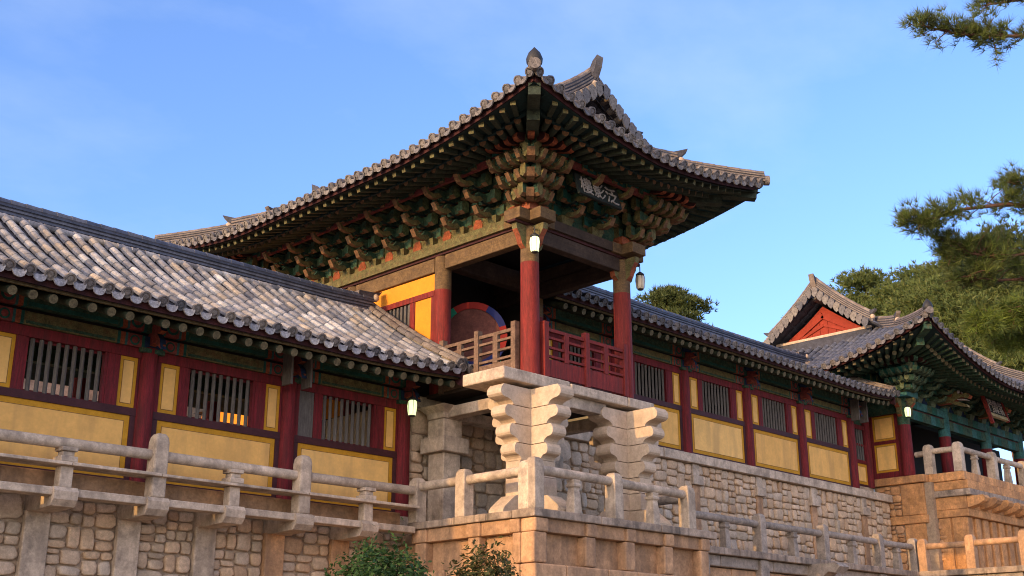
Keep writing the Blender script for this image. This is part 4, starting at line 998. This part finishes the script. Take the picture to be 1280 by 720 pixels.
# =================================================================== GATE
GX, GY, GZ = 38.8, 19.05, 8.08
t = GATE = thing('temple_gate', (GX, GY, GZ), 'gate hall with vermilion gable, teal beams and dragon heads under its eaves', 'gate building')
gxs = [GX, 41.9, 45.4, 48.5]
for x in gxs:
    mb = MB(); mb.cyl((x, GY, GZ), (x, GY, 9.85), .22, .21, 'red', 18); mb.cyl((x, GY, 9.85), (x, GY, 10.9), .212, .205, 'teal_blue' if x > 39 else 'green', 18); mb.build('column', t, (x, GY, GZ))
mb = MB()
for a, c_ in zip(gxs, gxs[1:]):
    n = 8
    for i in range(n):
        p0 = a + .2 + (c_ - a - .4) * i / n; p1 = a + .2 + (c_ - a - .4) * (i + 1) / n
        mb.box(p0, p1, GY - .12, GY + .12, 10.12, 10.45, ('green', 'teal_blue', 'teal', 'green')[i % 4]); 
    mb.box(a + .2, c_ - .2, GY - .10, GY + .1, 10.453, 10.50, 'fascia')
    for i in range(n): p0 = a + (c_ - a) * i / n; mb.box(p0 + .002, p0 + (c_ - a) / n - .002, GY - .17, GY + .17, 10.505, 10.78, ('teal_blue', 'green', 'teal', 'teal_blue')[(i + 1) % 4])
mb.build('tie_beam', t)
mb = MB(); mb.box(GX - .17, GX + .17, GY + .18, 28, 10.3, 10.78, 'green'); mb.build('tie_beam', t)
mb = MB(); mb.box(GX - .42, GX + .42, GY - .42, GY + .42, 10.785, 11.0, 'teal_blue'); mb.box(GX - .3, GX + .3, GY - .3, GY + .3, 11.003, 11.15, 'orange')
for D in ((-1, 0), (0, -1), (1, 0)):
    mb.prism([(.15, .3), (.5, .3), (.46, .12), (.34, -.02), (.3, -.25), (.15, -.35)], (GX, GY, 10.45), (*D, 0), (0, 0, 1), (-D[1], D[0], 0), .16, 'olive', 'olive', 'orange')
mb.build('column_head', t)
PALG = ('rafter_end', 'teal', 'olive')
PALG = ('gate_green', 'teal', 'green'); TAN[:] = ['gate_tan', 'green']
mb = MB(); corner_cluster(mb, (GX, GY, 10.8), (-1, 0, 0), (0, -1, 0), PALG, step=.30, H=.235); mb.build('corner_bracket_set', t, (GX, GY, 10.8))
mb = MB(); cluster(mb, (GX + 1.05, GY, 10.79), (0, -1, 0), (1, 0, 0), PALG, .30, .235); g1 = mb.build('bracket_set', t, (GX + 1.05, GY, 10.79))
for i in range(2, 12): dup(g1, t, (GX + 1.05 * i, GY, 10.79))
mb = MB(); cluster(mb, (GX, GY + 1.1, 10.79), (-1, 0, 0), (0, 1, 0), PALG, .30, .235); g2 = mb.build('bracket_set', t, (GX, GY + 1.1, 10.79))
for i in range(2, 6): dup(g2, t, (GX, GY + 1.1 * i, 10.79))
mb = MB(); mb.box(GX + .3, 52, GY - .03, GY + .03, 10.785, 12.2, 'blue_dk'); mb.box(GX - .03, GX + .03, GY + .3, 27, 10.785, 12.2, 'blue_dk'); mb.build('infill_board', t)
mb = MB(); mb.cyl((GX - .9, GY - .92, 11.95), (52, GY - .92, 11.95), .1, .1, 'teal', 10); mb.cyl((GX - .92, GY - .9, 11.95), (GX - .92, 27, 11.95), .1, .1, 'teal', 10); mb.build('eave_purlin', t)
hip_gable(t, GX - 2.9, 53, GY - 2.65, GY + 8.9, lambda u, v: (u, v), 11.42, 1.30, 6.2, lambda d: .46 * d + .027 * d * d, 3.6, 2.9, 2.65, 'tile', sp=.34, r=.1, raft_sides=(0, 2), raft_max=14, ends=(0,), pal_raft='green', zr=-.32, rs=.26)
# west wall panels
for z0, z1, m in ((8.30, 9.28, 'yellow_pale'), (9.40, 10.28, 'yellow')):
    mb = MB(); y0, y1 = GY + .34, GY + 1.18
    mb.box(GX - .02, GX + .03, y0, y1, z0, z1, 'yellow_deep'); mb.box(GX - .026, GX + .02, y0 + .07, y1 - .07, z0 + .07, z1 - .07, 'line'); mb.box(GX - .03, GX + .02, y0 + .085, y1 - .085, z0 + .085, z1 - .085, m); mb.build('yellow_panel', t)
mb = MB()
for z0, z1 in ((8.10, 8.295), (9.285, 9.395), (10.285, 10.295)): mb.box(GX - .06, GX + .06, GY + .2, GY + 1.3, z0, z1, 'red')
for y in (GY + .27, GY + 1.25): mb.box(GX - .055, GX + .055, y - .065, y + .065, 8.1, 10.29, 'red')
mb.build('wall_frame', t)
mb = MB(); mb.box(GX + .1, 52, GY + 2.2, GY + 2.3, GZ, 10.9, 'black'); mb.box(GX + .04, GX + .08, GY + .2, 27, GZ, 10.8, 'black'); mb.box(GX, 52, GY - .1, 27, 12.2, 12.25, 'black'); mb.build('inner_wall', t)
# dragon heads
def dragon(x):
    mb = MB(); y = GY - .75; z = 10.98
    # lower and upper jaws, brow, horns, body
    N_ = (1, 0, 0); A = (0, -1, 0); B = (0, 0, 1)
    mb.prism([(-.6, -.05), (0, -.05), (.12, .05), (.35, .1), (.55, .02), (.62, .12), (.5, .24), (.3, .2), (.2, .34), (.05, .36), (-.6, .25)], (x, y, z), A, B, N_, .26, 'olive', 'orange', 'orange')
    mb.prism([(-.1, -.06), (.1, -.16), (.3, -.22), (.5, -.28), (.46, -.18), (.3, -.1), (.1, -.02), (-.1, .02)], (x, y, z), A, B, N_, .2, 'olive', 'rafter_end', 'rafter_end')
    mb.prism([(.15, .06), (.48, 0), (.5, -.03), (.15, .02)], (x, y, z), A, B, N_, .27, 'sign_tx')
    for s_ in (-1, 1):
        mb.ball((x + s_ * .12, y - .22, z + .30), .06, 'sign_tx', 8, 6); mb.cyl((x + s_ * .1, y - .02, z + .32), (x + s_ * .2, y + .35, z + .55), .04, .01, 'rafter_end', 8)
        mb.prism([(-.1, .3), (.05, .42), (-.05, .15), (-.25, .2)], (x + s_ * .15, y, z), A, B, N_, .04, 'orange')
    mb.build('dragon_head', t, (x, y, z))
for x in (41.4, 44.75): dragon(x)

def signboard(label, cx, cy, cz, w, h, tilt, text, framem, extra):
    t = thing('signboard', (cx, cy, cz), label, 'signboard'); Rm = Matrix.Rotation(tilt, 3, 'X')
    P = lambda x, y, z: V((cx, cy, cz)) + Rm @ V((x, y, z))
    def slab(mb, x0, x1, y0, y1, z0, z1, m):
        q = MB(); q.box(x0, x1, y0, y1, z0, z1, m); mb.add([P(*p) for p in q.v], q.f, m)
    mb = MB(); slab(mb, -w / 2, w / 2, -.03, .03, -h / 2, h / 2, 'sign_dk'); mb.build('board', t)
    if framem:
        mb = MB(); f = .13
        slab(mb, -w / 2 - f, -w / 2, -.06, .05, -h / 2 - (.42 if extra else 0), h / 2 + .1, framem); slab(mb, w / 2, w / 2 + f, -.06, .05, -h / 2 - (.14 if extra else 0), h / 2 + .1, framem)
        slab(mb, -w / 2 - .3, w / 2 + .3, -.065, .05, h / 2 + .1, h / 2 + .2, 'fascia'); slab(mb, -w / 2 - .0, w / 2 + .0, -.06, .05, -h / 2 - .12, -h / 2, 'rafter_end'); mb.build('frame', t)
    cu = bpy.data.curves.new('lettering', 'FONT'); cu.body = text; cu.size = h * .62 if not extra else h * .55; cu.align_x = 'CENTER'; cu.align_y = 'CENTER'; cu.extrude = .01
    ob = bpy.data.objects.new('lettering', cu); COL.objects.link(ob)
    bpy.context.view_layer.update(); dg_ = bpy.context.evaluated_depsgraph_get()
    me = bpy.data.meshes.new_from_object(ob.evaluated_get(dg_)); bpy.data.objects.remove(ob)
    xs = [v.co.x for v in me.vertices]; ys = [v.co.y for v in me.vertices]
    if xs:
        W_, H_ = max(xs) - min(xs), max(ys) - min(ys); sx = w * .88 / W_; sy = h * .8 / H_; mx, my = (max(xs) + min(xs)) / 2, (max(ys) + min(ys)) / 2
        for v in me.vertices:
            p = Rm @ V(((v.co.x - mx) * sx, -.042 - v.co.z, (v.co.y - my) * sy)); v.co = p
    me.materials.clear(); me.materials.append(M['sign_tx'])
    o = bpy.data.objects.new('lettering', me); COL.objects.link(o); o.parent = t; WORLD[o.name] = V((cx, cy, cz))
    return t
signboard('red-framed black signboard with three white characters under the gate eaves', 43.75, 17.85, 11.06, 1.45, .66, R(-14), '\u9580\u971e\u7d2b', 'red_bright', True)
signboard('dark signboard with three grey characters among the brackets of the bell pavilion', 18.55, 15.62, 11.62, 1.4, .52, R(-16), '\u6a13\u5f71\u6cdb', None, False)

# gate platform
t = thing('stone_platform', (38.7, 18, 0), 'orange-brown stone platform with fieldstone infill under the vermilion-gabled gate', 'stone platform')
mb = MB(); mb.box(38.62, 60, 18.45, 20.6, 7.82, GZ, 'granite_ochre'); mb.box(38.95, 60, 17.2, 18.44, 7.80, GZ + .01, 'granite_ochre'); mb.build('cap_slab', t, bevel=.03)
mb = MB()
mb.box(39.1, 60, 17.38, 19, 4.5, 7.79, 'granite_ochre'); mb.box(38.8, 39.09, 18.3, 20.4, 4.5, 7.81, 'mortar'); mb.build('core', t)
mb = MB()
fieldstones(mb, (38.8, 20.3, 6.75), (0, -1, 0), (0, 0, 1), (-1, 0, 0), .9, 1.05, (.3, .22), 'fieldstone_ochre', 201); mb.build('fieldstone_panel', t); mb = MB(); fieldstones(mb, (38.8, 20.3, 4.5), (0, -1, 0), (0, 0, 1), (-1, 0, 0), .9, 1.95, (.34, .24), 'fieldstone_ochre', 202); mb.build('fieldstone_panel', t); mb = MB()
fieldstones(mb, (39.1, 18.35, 4.5), (0, -1, 0), (0, 0, 1), (-1, 0, 0), .32, 2.0, (.3, .22), 'fieldstone_ochre', 203); mb.build('fieldstone_panel', t)
mb = MB(); mb.box(38.68, 39.0, 18.5, 20.3, 6.46, 6.74, 'granite_ochre'); mb.box(38.70, 39.0, 18.55, 19.38, 6.745, 7.80, 'granite_ochre'); mb.box(38.72, 39.0, 18.62, 19.36, 4.5, 6.455, 'granite_ochre')
mb.build('stone_frame', t, bevel=.03)
mb = MB(); mb.box(38.98, 60, 17.12, 18.3, 7.50, 7.79, 'granite_ochre'); mb.box(38.93, 60, 17.05, 18.35, 7.28, 7.495, 'slab_edge'); mb.box(39.02, 60, 17.25, 18.4, 6.85, 7.275, 'granite_ochre'); mb.box(39.0, 60, 17.2, 18.38, 6.6, 6.845, 'granite_ochre'); mb.build('cornice', t, bevel=.025)
for i in range(8):
    x = 39.3 + i * .95; mb = MB(); mb.prism([(-.1, .2), (.55, .2), (.62, .1), (.55, .0), (.35, -.1), (-.1, -.2)], (x, 17.25, 7.06), (0, -1, 0), (0, 0, 1), (1, 0, 0), .42, 'granite_ochre'); mb.build('corbel', t, (x, 17.2, 7.06), .04)
for i in range(9):
    x = 39.25 + i * .62; mb = MB(); mb.box(x - .19, x + .19, 17.30, 17.6, 4.5, 6.59, 'granite_ochre'); mb.build('pilaster', t, (x, 17.3, 4.5), .03)
for y in (17.62, 18.08):
    mb = MB(); mb.box(39.03, 39.2, y - .2, y + .2, 4.5, 6.59, 'granite_ochre'); mb.build('pilaster', t, (39.1, y, 4.5), .03)
mb = MB(); mb.box(39, 55, 12.0, 17.0, 0, 4.6, 'mortar'); mb.build('footing', t)
tb = balustrade('pale granite balustrade on the high platform in front of the vermilion-gabled gate', [(39.12, 18.42), (39.12, 17.38), (41.75, 17.38), (44.4, 17.38)], [(40.35, 17.38), (43.0, 17.38)], GZ + .01, ph=1.02, rz=.78, m='granite', pw=.3, rr=.1)
mb = MB(); mb.cyl((39.12, 18.9, GZ + .75), (39.12, 18.54, GZ + .76), .1, .1, 'granite', 14); mb.build('rail', tb)

# =================================================================== LAMPS
def lamp(label, x, y, z, lit, arm):
    t = thing('lamp', (x, y, z), label, 'lamp')
    mb = MB(); mb.lathe((x, y, z - .17), [(.055, 0), (.085, .02), (.10, .1), (.108, .22), (.095, .31), (.07, .335)], 'lamp_on' if lit else 'lamp_off', 14); mb.build('shade', t)
    mb = MB(); mb.lathe((x, y, z + .166), [(.10, 0), (.10, .03), (.05, .07), (.02, .09)], 'iron', 12); mb.build('cap', t)
    mb = MB(); mb.lathe((x, y, z - .19), [(.06, 0), (.075, .012), (.07, .03)], 'iron', 10)
    for k_ in range(6):
        a_ = math.pi * k_ / 3; dx_, dy_ = math.cos(a_), math.sin(a_); pr = [(.088, -.15), (.112, .05), (.10, .14), (.085, .166)]
        for (r0, h0), (r1, h1) in zip(pr, pr[1:]): mb.cyl((x + dx_ * r0, y + dy_ * r0, z + h0), (x + dx_ * r1, y + dy_ * r1, z + h1), .006, .006, 'iron', 4)
    mb.build('cage', t); mb = MB(); p = V((x, y, z + .25)); q = V(arm); mid = V((q.x, q.y, z + .42))
    mb.cyl(p, (x, y, z + .38), .014, .014, 'iron', 6); mb.cyl((x, y, z + .38), mid, .014, .014, 'iron', 6)
    if not lit: mb.cyl((q.x, q.y, z + .1), mid, .014, .014, 'iron', 6); mb.cyl((q.x - .1, q.y, z + .1), (q.x, q.y, z + .1), .014, .014, 'iron', 6)
    mb.build('bracket', t)
lamp('lit greenish lamp at the end column of the whitened-tile gallery', 16.52, 19.25, 7.06, True, (16.6, 19.6, 0))
lamp('lit lamp hanging on the front corner column of the bell pavilion', 17.22, 16.26, 10.22, True, (17.36, 16.42, 0))
lamp('unlit cream lamp with dark cap hung outside the second column of the bell pavilion', 20.93, 16.4, 10.28, False, (20.72, 16.5, 0))
lamp('lit lamp on the corner column of the vermilion-gabled gate', 38.5, 18.72, 10.22, True, (38.65, 18.9, 0))

# =================================================================== VEGETATION
def limb(mb, pts, r0, r1, m='bark', n=7):
    pts = [V(p) for p in pts]; k = len(pts)
    for i in range(k - 1): mb.cyl(pts[i], pts[i + 1], r0 + (r1 - r0) * i / (k - 1), r0 + (r1 - r0) * (i + 1) / (k - 1), m, n, caps=(i == k - 2))
def tuft(mb, c, ax, L, n, m, rnd, w=.012, spread=.8):
    vs = []; fs = []
    for i in range(n):
        d = (ax + V((rnd.gauss(0, spread), rnd.gauss(0, spread), rnd.gauss(0, spread * .8)))).normalized() * L * rnd.uniform(.65, 1.1)
        s_ = d.cross(V((rnd.gauss(0, 1), rnd.gauss(0, 1), rnd.gauss(0, 1)))).normalized() * w; o = len(vs)
        vs += [c - s_, c + s_, c + d]; fs.append((o, o + 1, o + 2))
    mb.add(vs, fs, m)
def far_pine(label, base, h, spread, m, seed, npads=16, dens=230, trunk=.25, s=.42, flat=.32):
    rnd = random.Random(seed); base = V(base); t = thing('pine_tree', base, label, 'pine tree', 'pines on the hill')
    tk = MB(); cr = MB(); lean = V((rnd.uniform(-.06, .06), rnd.uniform(-.06, .06), 0)) * h
    pts = [base + lean * (k / 5) ** 1.5 + V((rnd.uniform(-.1, .1), rnd.uniform(-.1, .1), h * .93 * k / 5)) for k in range(6)]
    limb(tk, pts, trunk, trunk * .25)
    for i in range(npads):
        f = (i + .5) / npads; zz = h * (.42 + .56 * f); wid = spread * (1.0 - .75 * max(0, f - .35) / .65) * (.55 + .45 * min(1, f / .3)); an = i * 2.4 + rnd.uniform(-.4, .4)
        rad = wid * rnd.uniform(.35, .8) if f < .93 else .1
        c = base + lean * f ** 1.5 + V((math.cos(an) * rad, math.sin(an) * rad, zz))
        limb(tk, [base + lean * f ** 1.5 + V((0, 0, zz - .5)), c.lerp(base + V((0, 0, zz)), .4) - V((0, 0, .15)), c], trunk * .3, .03, n=5)
        pr = spread * rnd.uniform(.34, .52) * (1.1 - .45 * f)
        for k in range(int(dens * pr * pr / (spread * spread * .18) * .9)):
            u_ = V((rnd.gauss(0, .5), rnd.gauss(0, .5), rnd.gauss(0, .5)))
            if u_.length > 1.15: continue
            p = c + V((u_.x * pr, u_.y * pr, u_.z * pr * flat + pr * .12 * rnd.random()))
            out = V((u_.x, u_.y, .9)).normalized(); tuft(cr, p, out, s, 7, m, rnd, s * .10, .7)
    tk.build('trunk', t); cr.build('crown', t)
import sys
YAW, PIT, FOC = R(45.483), R(17.915), 1496.0
_r = V((math.cos(YAW), -math.sin(YAW), 0)); _f = V((math.sin(YAW) * math.cos(PIT), math.cos(YAW) * math.cos(PIT), math.sin(PIT))); _u = _r.cross(_f)
CAM = V((0, 0, 1.6))
def place(px, D, py=360):     # ground position of something seen in column px at distance D
    d = _r * ((px - 640) / FOC) - _u * ((py - 360) / FOC) + _f; k = D / math.hypot(d.x, d.y); return CAM.x + d.x * k, CAM.y + d.y * k
def ztop(px, py, D):
    d = _r * ((px - 640) / FOC) - _u * ((py - 360) / FOC) + _f; return CAM.z + d.z * D / math.hypot(d.x, d.y)
hills = [(842, 364, 78, 4.8, 'needle_dark', 'lone dark pine rising behind the dark-tiled gallery roof beside the cream lamp'), 
         (985, 390, 100, 3.2, 'needle_dark', 'small dark pine tip poking out beside the gate gable'),
         (1092, 342, 86, 6.0, 'needle_far', 'broad olive pine next to the gate gable peak'), (1140, 330, 95, 7.5, 'needle_far', 'tall olive pine above the gate roof corner'), (1128, 350, 80, 6.0, 'needle_far', 'lower olive pine in front of the hill pines'),
         (1200, 300, 90, 8, 'needle_far', 'high olive pine behind the feathery green bough'), (1262, 285, 84, 7.5, 'needle_dark', 'dark tall pine standing highest on the hill'), (1240, 335, 74, 6.5, 'needle_far', 'low olive pine below the tall dark hill pine'),
         (1185, 352, 76, 6, 'needle_far', 'olive pine just behind the gate ridge'), (1300, 330, 80, 6, 'needle_dark', 'dark hill pine cut off by the picture edge')]
for i, (px, py, D, sp_, m, lab) in enumerate(hills):
    x, y = place(px, D, py); z1 = ztop(px, py, D); far_pine(lab, (x, y, min(10, z1 - 9)), z1 - min(10, z1 - 9), sp_, m, 100 + i, npads=28 if sp_ > 4 else 18, dens=620 if sp_ > 4 else 420)

# near pine whose trunk stands outside the frame on the right
rnd = random.Random(5); D0 = 15.5
def W3(px, py, D):
    return CAM + (_r * ((px - 640) / FOC) - _u * ((py - 360) / FOC) + _f) * D
tb = W3(1560, 400, 16.0); t = thing('pine_tree', (tb.x, tb.y, 0), 'near pine whose long-needled boughs reach in against the open sky', 'pine tree')
tk = MB(); limb(tk, [(tb.x, tb.y, 0), (tb.x + .1, tb.y, 3), (tb.x - .1, tb.y + .1, 6.5), (tb.x, tb.y, 9.5), (tb.x + .1, tb.y, 12)], .3, .1, n=10)
def bough(name, spine, ntw, lenr, mats, seed, dens=1.0, L=.15, thick=.035, drop=0.0):
    rnd = random.Random(seed); spine = [W3(*p) for p in spine]; limb(tk, [V((tb.x, tb.y, spine[0].z - .35))] + spine, thick * 1.3, .008, n=6); cr = MB()
    for i in range(ntw):
        f = rnd.random() ** .8; k = f * (len(spine) - 1); j = min(int(k), len(spine) - 2); p = spine[j].lerp(spine[j + 1], k - j)
        dirn = (spine[j + 1] - spine[j]).normalized(); v = (dirn * rnd.uniform(.1, .9) + V((rnd.gauss(0, .6), rnd.gauss(0, .6), rnd.gauss(.12 - drop, .42)))).normalized() * lenr * rnd.uniform(.4, 1.1) * (1.15 - .5 * f)
        q = p + v * .55 + V((0, 0, .02)); e = p + v
        limb(tk, [p, q, e], .009, .004, n=4)
        for _ in range(int(8 * dens)):
            g = rnd.uniform(.35, 1.0); c = p + v * g + V((rnd.gauss(0, .05), rnd.gauss(0, .05), rnd.gauss(0, .05)))
            tuft(cr, c, (v.normalized() * .6 + V((0, 0, .55 - 1.2 * drop))), L, 18, rnd.choice(mats), rnd, .0036, .5)
    cr.build(name, t)
bough('bough_foliage', [(1560, 20, 15.6), (1420, 30, 15.5), (1330, 45, 15.4), (1250, 45, 15.4), (1195, 42, 15.3), (1146, 30, 15.2)], 95, .36, ['needle', 'needle', 'needle_dark'], 1)
bough('bough_foliage', [(1400, -25, 15.6), (1330, -10, 15.5), (1260, 2, 15.5), (1235, 6, 15.5)], 26, .32, ['needle', 'needle_dark'], 2)
bough('bough_foliage', [(1560, 330, 16.2), (1420, 318, 16.0), (1320, 312, 15.9), (1245, 322, 15.8), (1205, 315, 15.7), (1180, 300, 15.6)], 85, .48, ['needle', 'needle_dark'], 3)
bough('bough_foliage', [(1500, 345, 16.4), (1400, 342, 16.2), (1310, 348, 16.0), (1250, 350, 15.9), (1205, 345, 15.8)], 70, .42, ['needle', 'needle_dark'], 13)
bough('bough_foliage', [(1420, 270, 15.8), (1330, 262, 15.7), (1260, 255, 15.6), (1200, 262, 15.5), (1160, 275, 15.4), (1138, 276, 15.3)], 75, .40, ['needle', 'needle', 'needle_dark'], 4)
bough('bough_foliage', [(1400, 215, 15.8), (1330, 225, 15.7), (1285, 232, 15.6), (1262, 228, 15.6)], 22, .32, ['needle', 'needle_dark'], 6)
bough('bough_foliage', [(1500, 385, 13.2), (1380, 382, 13.0), (1310, 386, 12.9), (1258, 392, 12.8), (1220, 400, 12.7)], 110, .27, ['needle_light', 'needle', 'needle'], 7, 1.2, .12, drop=.3)
bough('bough_foliage', [(1480, 418, 13.6), (1350, 414, 13.4), (1290, 418, 13.3), (1250, 424, 13.2)], 55, .24, ['needle_light', 'needle', 'needle'], 8, 1.2, .12, drop=.3)
tk.build('trunk', t)

def shrub(label, px, py, D, rad, m, seed, n=9000, ry=1.0):
    rnd = random.Random(seed); x, y = place(px, D, py); z1 = ztop(px, py, D); t = thing('shrub', (x, y, 0), label, 'shrub')
    st = MB(); limb(st, [(x, y, 0), (x, y, z1 * .5)], .07, .05)
    for i in range(14):
        a = i * 2.4; limb(st, [(x, y, z1 * .3 + i * .05), (x + math.cos(a) * rad * .6, y + math.sin(a) * rad * .6, z1 * .55 + .05 * i)], .03, .01, n=5)
    st.build('stem', t); cr = MB(); hz = 1.55; vs = []; fs = []
    for i in range(n):
        # dome: most leaves close to the surface
        th = rnd.uniform(0, 2 * math.pi); cz = rnd.uniform(-.9, 1); r_ = rnd.random() ** .22 + (abs(rnd.gauss(0, .09)) if rnd.random() < .05 else 0)
        bum = 1 + .07 * math.sin(5 * th + 3 * cz) + .05 * math.sin(11 * th - 7 * cz) + rnd.gauss(0, .028)
        q = math.sqrt(max(0, 1 - cz * cz)) ** .95; c = V((x + math.cos(th) * q * rad * r_ * bum, y + math.sin(th) * q * rad * r_ * bum, z1 - hz + cz * hz * r_ * bum))
        nrm = (V((math.cos(th) * q, math.sin(th) * q, cz)) + V((rnd.gauss(0, .7), rnd.gauss(0, .7), rnd.gauss(.3, .7)))).normalized(); a = nrm.cross(V((rnd.gauss(0, 1), rnd.gauss(0, 1), rnd.gauss(0, 1)))).normalized(); b = nrm.cross(a)
        L = rnd.uniform(.03, .056); o = len(vs); vs += [c - a * L, c - b * L * .45 , c + a * L, c + b * L * .45]; fs.append((o, o + 1, o + 2, o + 3))
    cr.add(vs, fs, m); cr.build('crown', t)
shrub('rounded bright green shrub below the end of the balcony', 478, 681, 18.3, 1.0, 'shrub', 1, 22000)
shrub('smaller brownish green shrub against the platform wall', 608, 684, 19.0, .72, 'shrub_brown', 2, 13000)

# =================================================================== LIGHT, SKY, CAMERA
SUN_AZ, SUN_EL = R(272.0), R(13)      # compass azimuth (clockwise from +Y)
w = bpy.data.worlds.new('World'); sc.world = w; w.use_nodes = True; nt = w.node_tree; n = nt.nodes; l = nt.links
bg = n['Background']; sky = n.new('ShaderNodeTexSky'); sky.sky_type = 'NISHITA'; sky.sun_disc = False
sky.sun_elevation = SUN_EL; sky.sun_rotation = SUN_AZ; sky.air_density = 1.0; sky.dust_density = 1.0; sky.ozone_density = 2.0; sky.altitude = 200
bg.inputs['Strength'].default_value = .15
tint = n.new('ShaderNodeMix'); tint.data_type = 'RGBA'; tint.blend_type = 'MULTIPLY'; tint.inputs[0].default_value = 1; tint.inputs[7].default_value = (.77, .885, 1.22, 1)
l.new(sky.outputs[0], tint.inputs[6])
tc = n.new('ShaderNodeTexCoord'); mp = n.new('ShaderNodeMapping'); mp.inputs['Scale'].default_value = (1.6, 3.2, 5.0); mp.inputs['Rotation'].default_value = (.2, .3, .5); l.new(tc.outputs['Generated'], mp.inputs[0])
ns = n.new('ShaderNodeTexNoise'); ns.inputs['Scale'].default_value = 1.3; ns.inputs['Detail'].default_value = 7; ns.inputs['Roughness'].default_value = .55; l.new(mp.outputs[0], ns.inputs[0])
mr = n.new('ShaderNodeMapRange'); mr.inputs[1].default_value = .5; mr.inputs[2].default_value = .85; mr.inputs[4].default_value = .34; l.new(ns.outputs['Fac'], mr.inputs[0])
cl = n.new('ShaderNodeMix'); cl.data_type = 'RGBA'; l.new(mr.outputs[0], cl.inputs[0]); l.new(tint.outputs[2], cl.inputs[6]); cl.inputs[7].default_value = (2.6, 3.0, 3.6, 1)
# broad warm glow added over the sky's sun side to warm west and south faces
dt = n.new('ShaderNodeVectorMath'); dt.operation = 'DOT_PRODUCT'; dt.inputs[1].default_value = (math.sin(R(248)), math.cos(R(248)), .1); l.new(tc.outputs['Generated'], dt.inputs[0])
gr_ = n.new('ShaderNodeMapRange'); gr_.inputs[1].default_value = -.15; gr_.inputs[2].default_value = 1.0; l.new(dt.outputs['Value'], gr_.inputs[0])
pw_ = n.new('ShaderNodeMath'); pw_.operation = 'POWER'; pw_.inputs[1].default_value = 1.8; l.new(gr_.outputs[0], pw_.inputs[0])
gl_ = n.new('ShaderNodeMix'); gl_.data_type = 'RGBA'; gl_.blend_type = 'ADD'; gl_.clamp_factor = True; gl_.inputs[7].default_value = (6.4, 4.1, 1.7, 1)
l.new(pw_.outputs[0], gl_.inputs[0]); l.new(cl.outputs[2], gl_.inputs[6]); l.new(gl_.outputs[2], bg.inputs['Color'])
sd = bpy.data.lights.new('sun', 'SUN'); sd.energy = 1.6; sd.angle = R(.6); sd.color = (1.0, .57, .21)
so = bpy.data.objects.new('sun', sd); COL.objects.link(so)
dvec = V((math.sin(SUN_AZ) * math.cos(SUN_EL), math.cos(SUN_AZ) * math.cos(SUN_EL), math.sin(SUN_EL)))
so.rotation_euler = dvec.to_track_quat('Z', 'Y').to_euler(); so.location = dvec * 60
cd = bpy.data.cameras.new('camera'); cam = bpy.data.objects.new('camera', cd); COL.objects.link(cam); sc.camera = cam
cd.sensor_width = 36; cd.lens = FOC / 1280 * 36; cd.clip_end = 4000; cd.clip_start = .1
cam.location = CAM; m3 = Matrix((_r, _u, -_f)).transposed(); cam.rotation_euler = m3.to_euler()
vs_ = sc.view_settings; sc.display_settings.display_device = 'sRGB'; vs_.view_transform = 'Standard'; vs_.look = 'None'; vs_.gamma = 1; vs_.exposure = 1.22
sc.render.resolution_x, sc.render.resolution_y = 1024, 576
sc.cycles.max_bounces = 6; sc.cycles.filter_width = 1.05
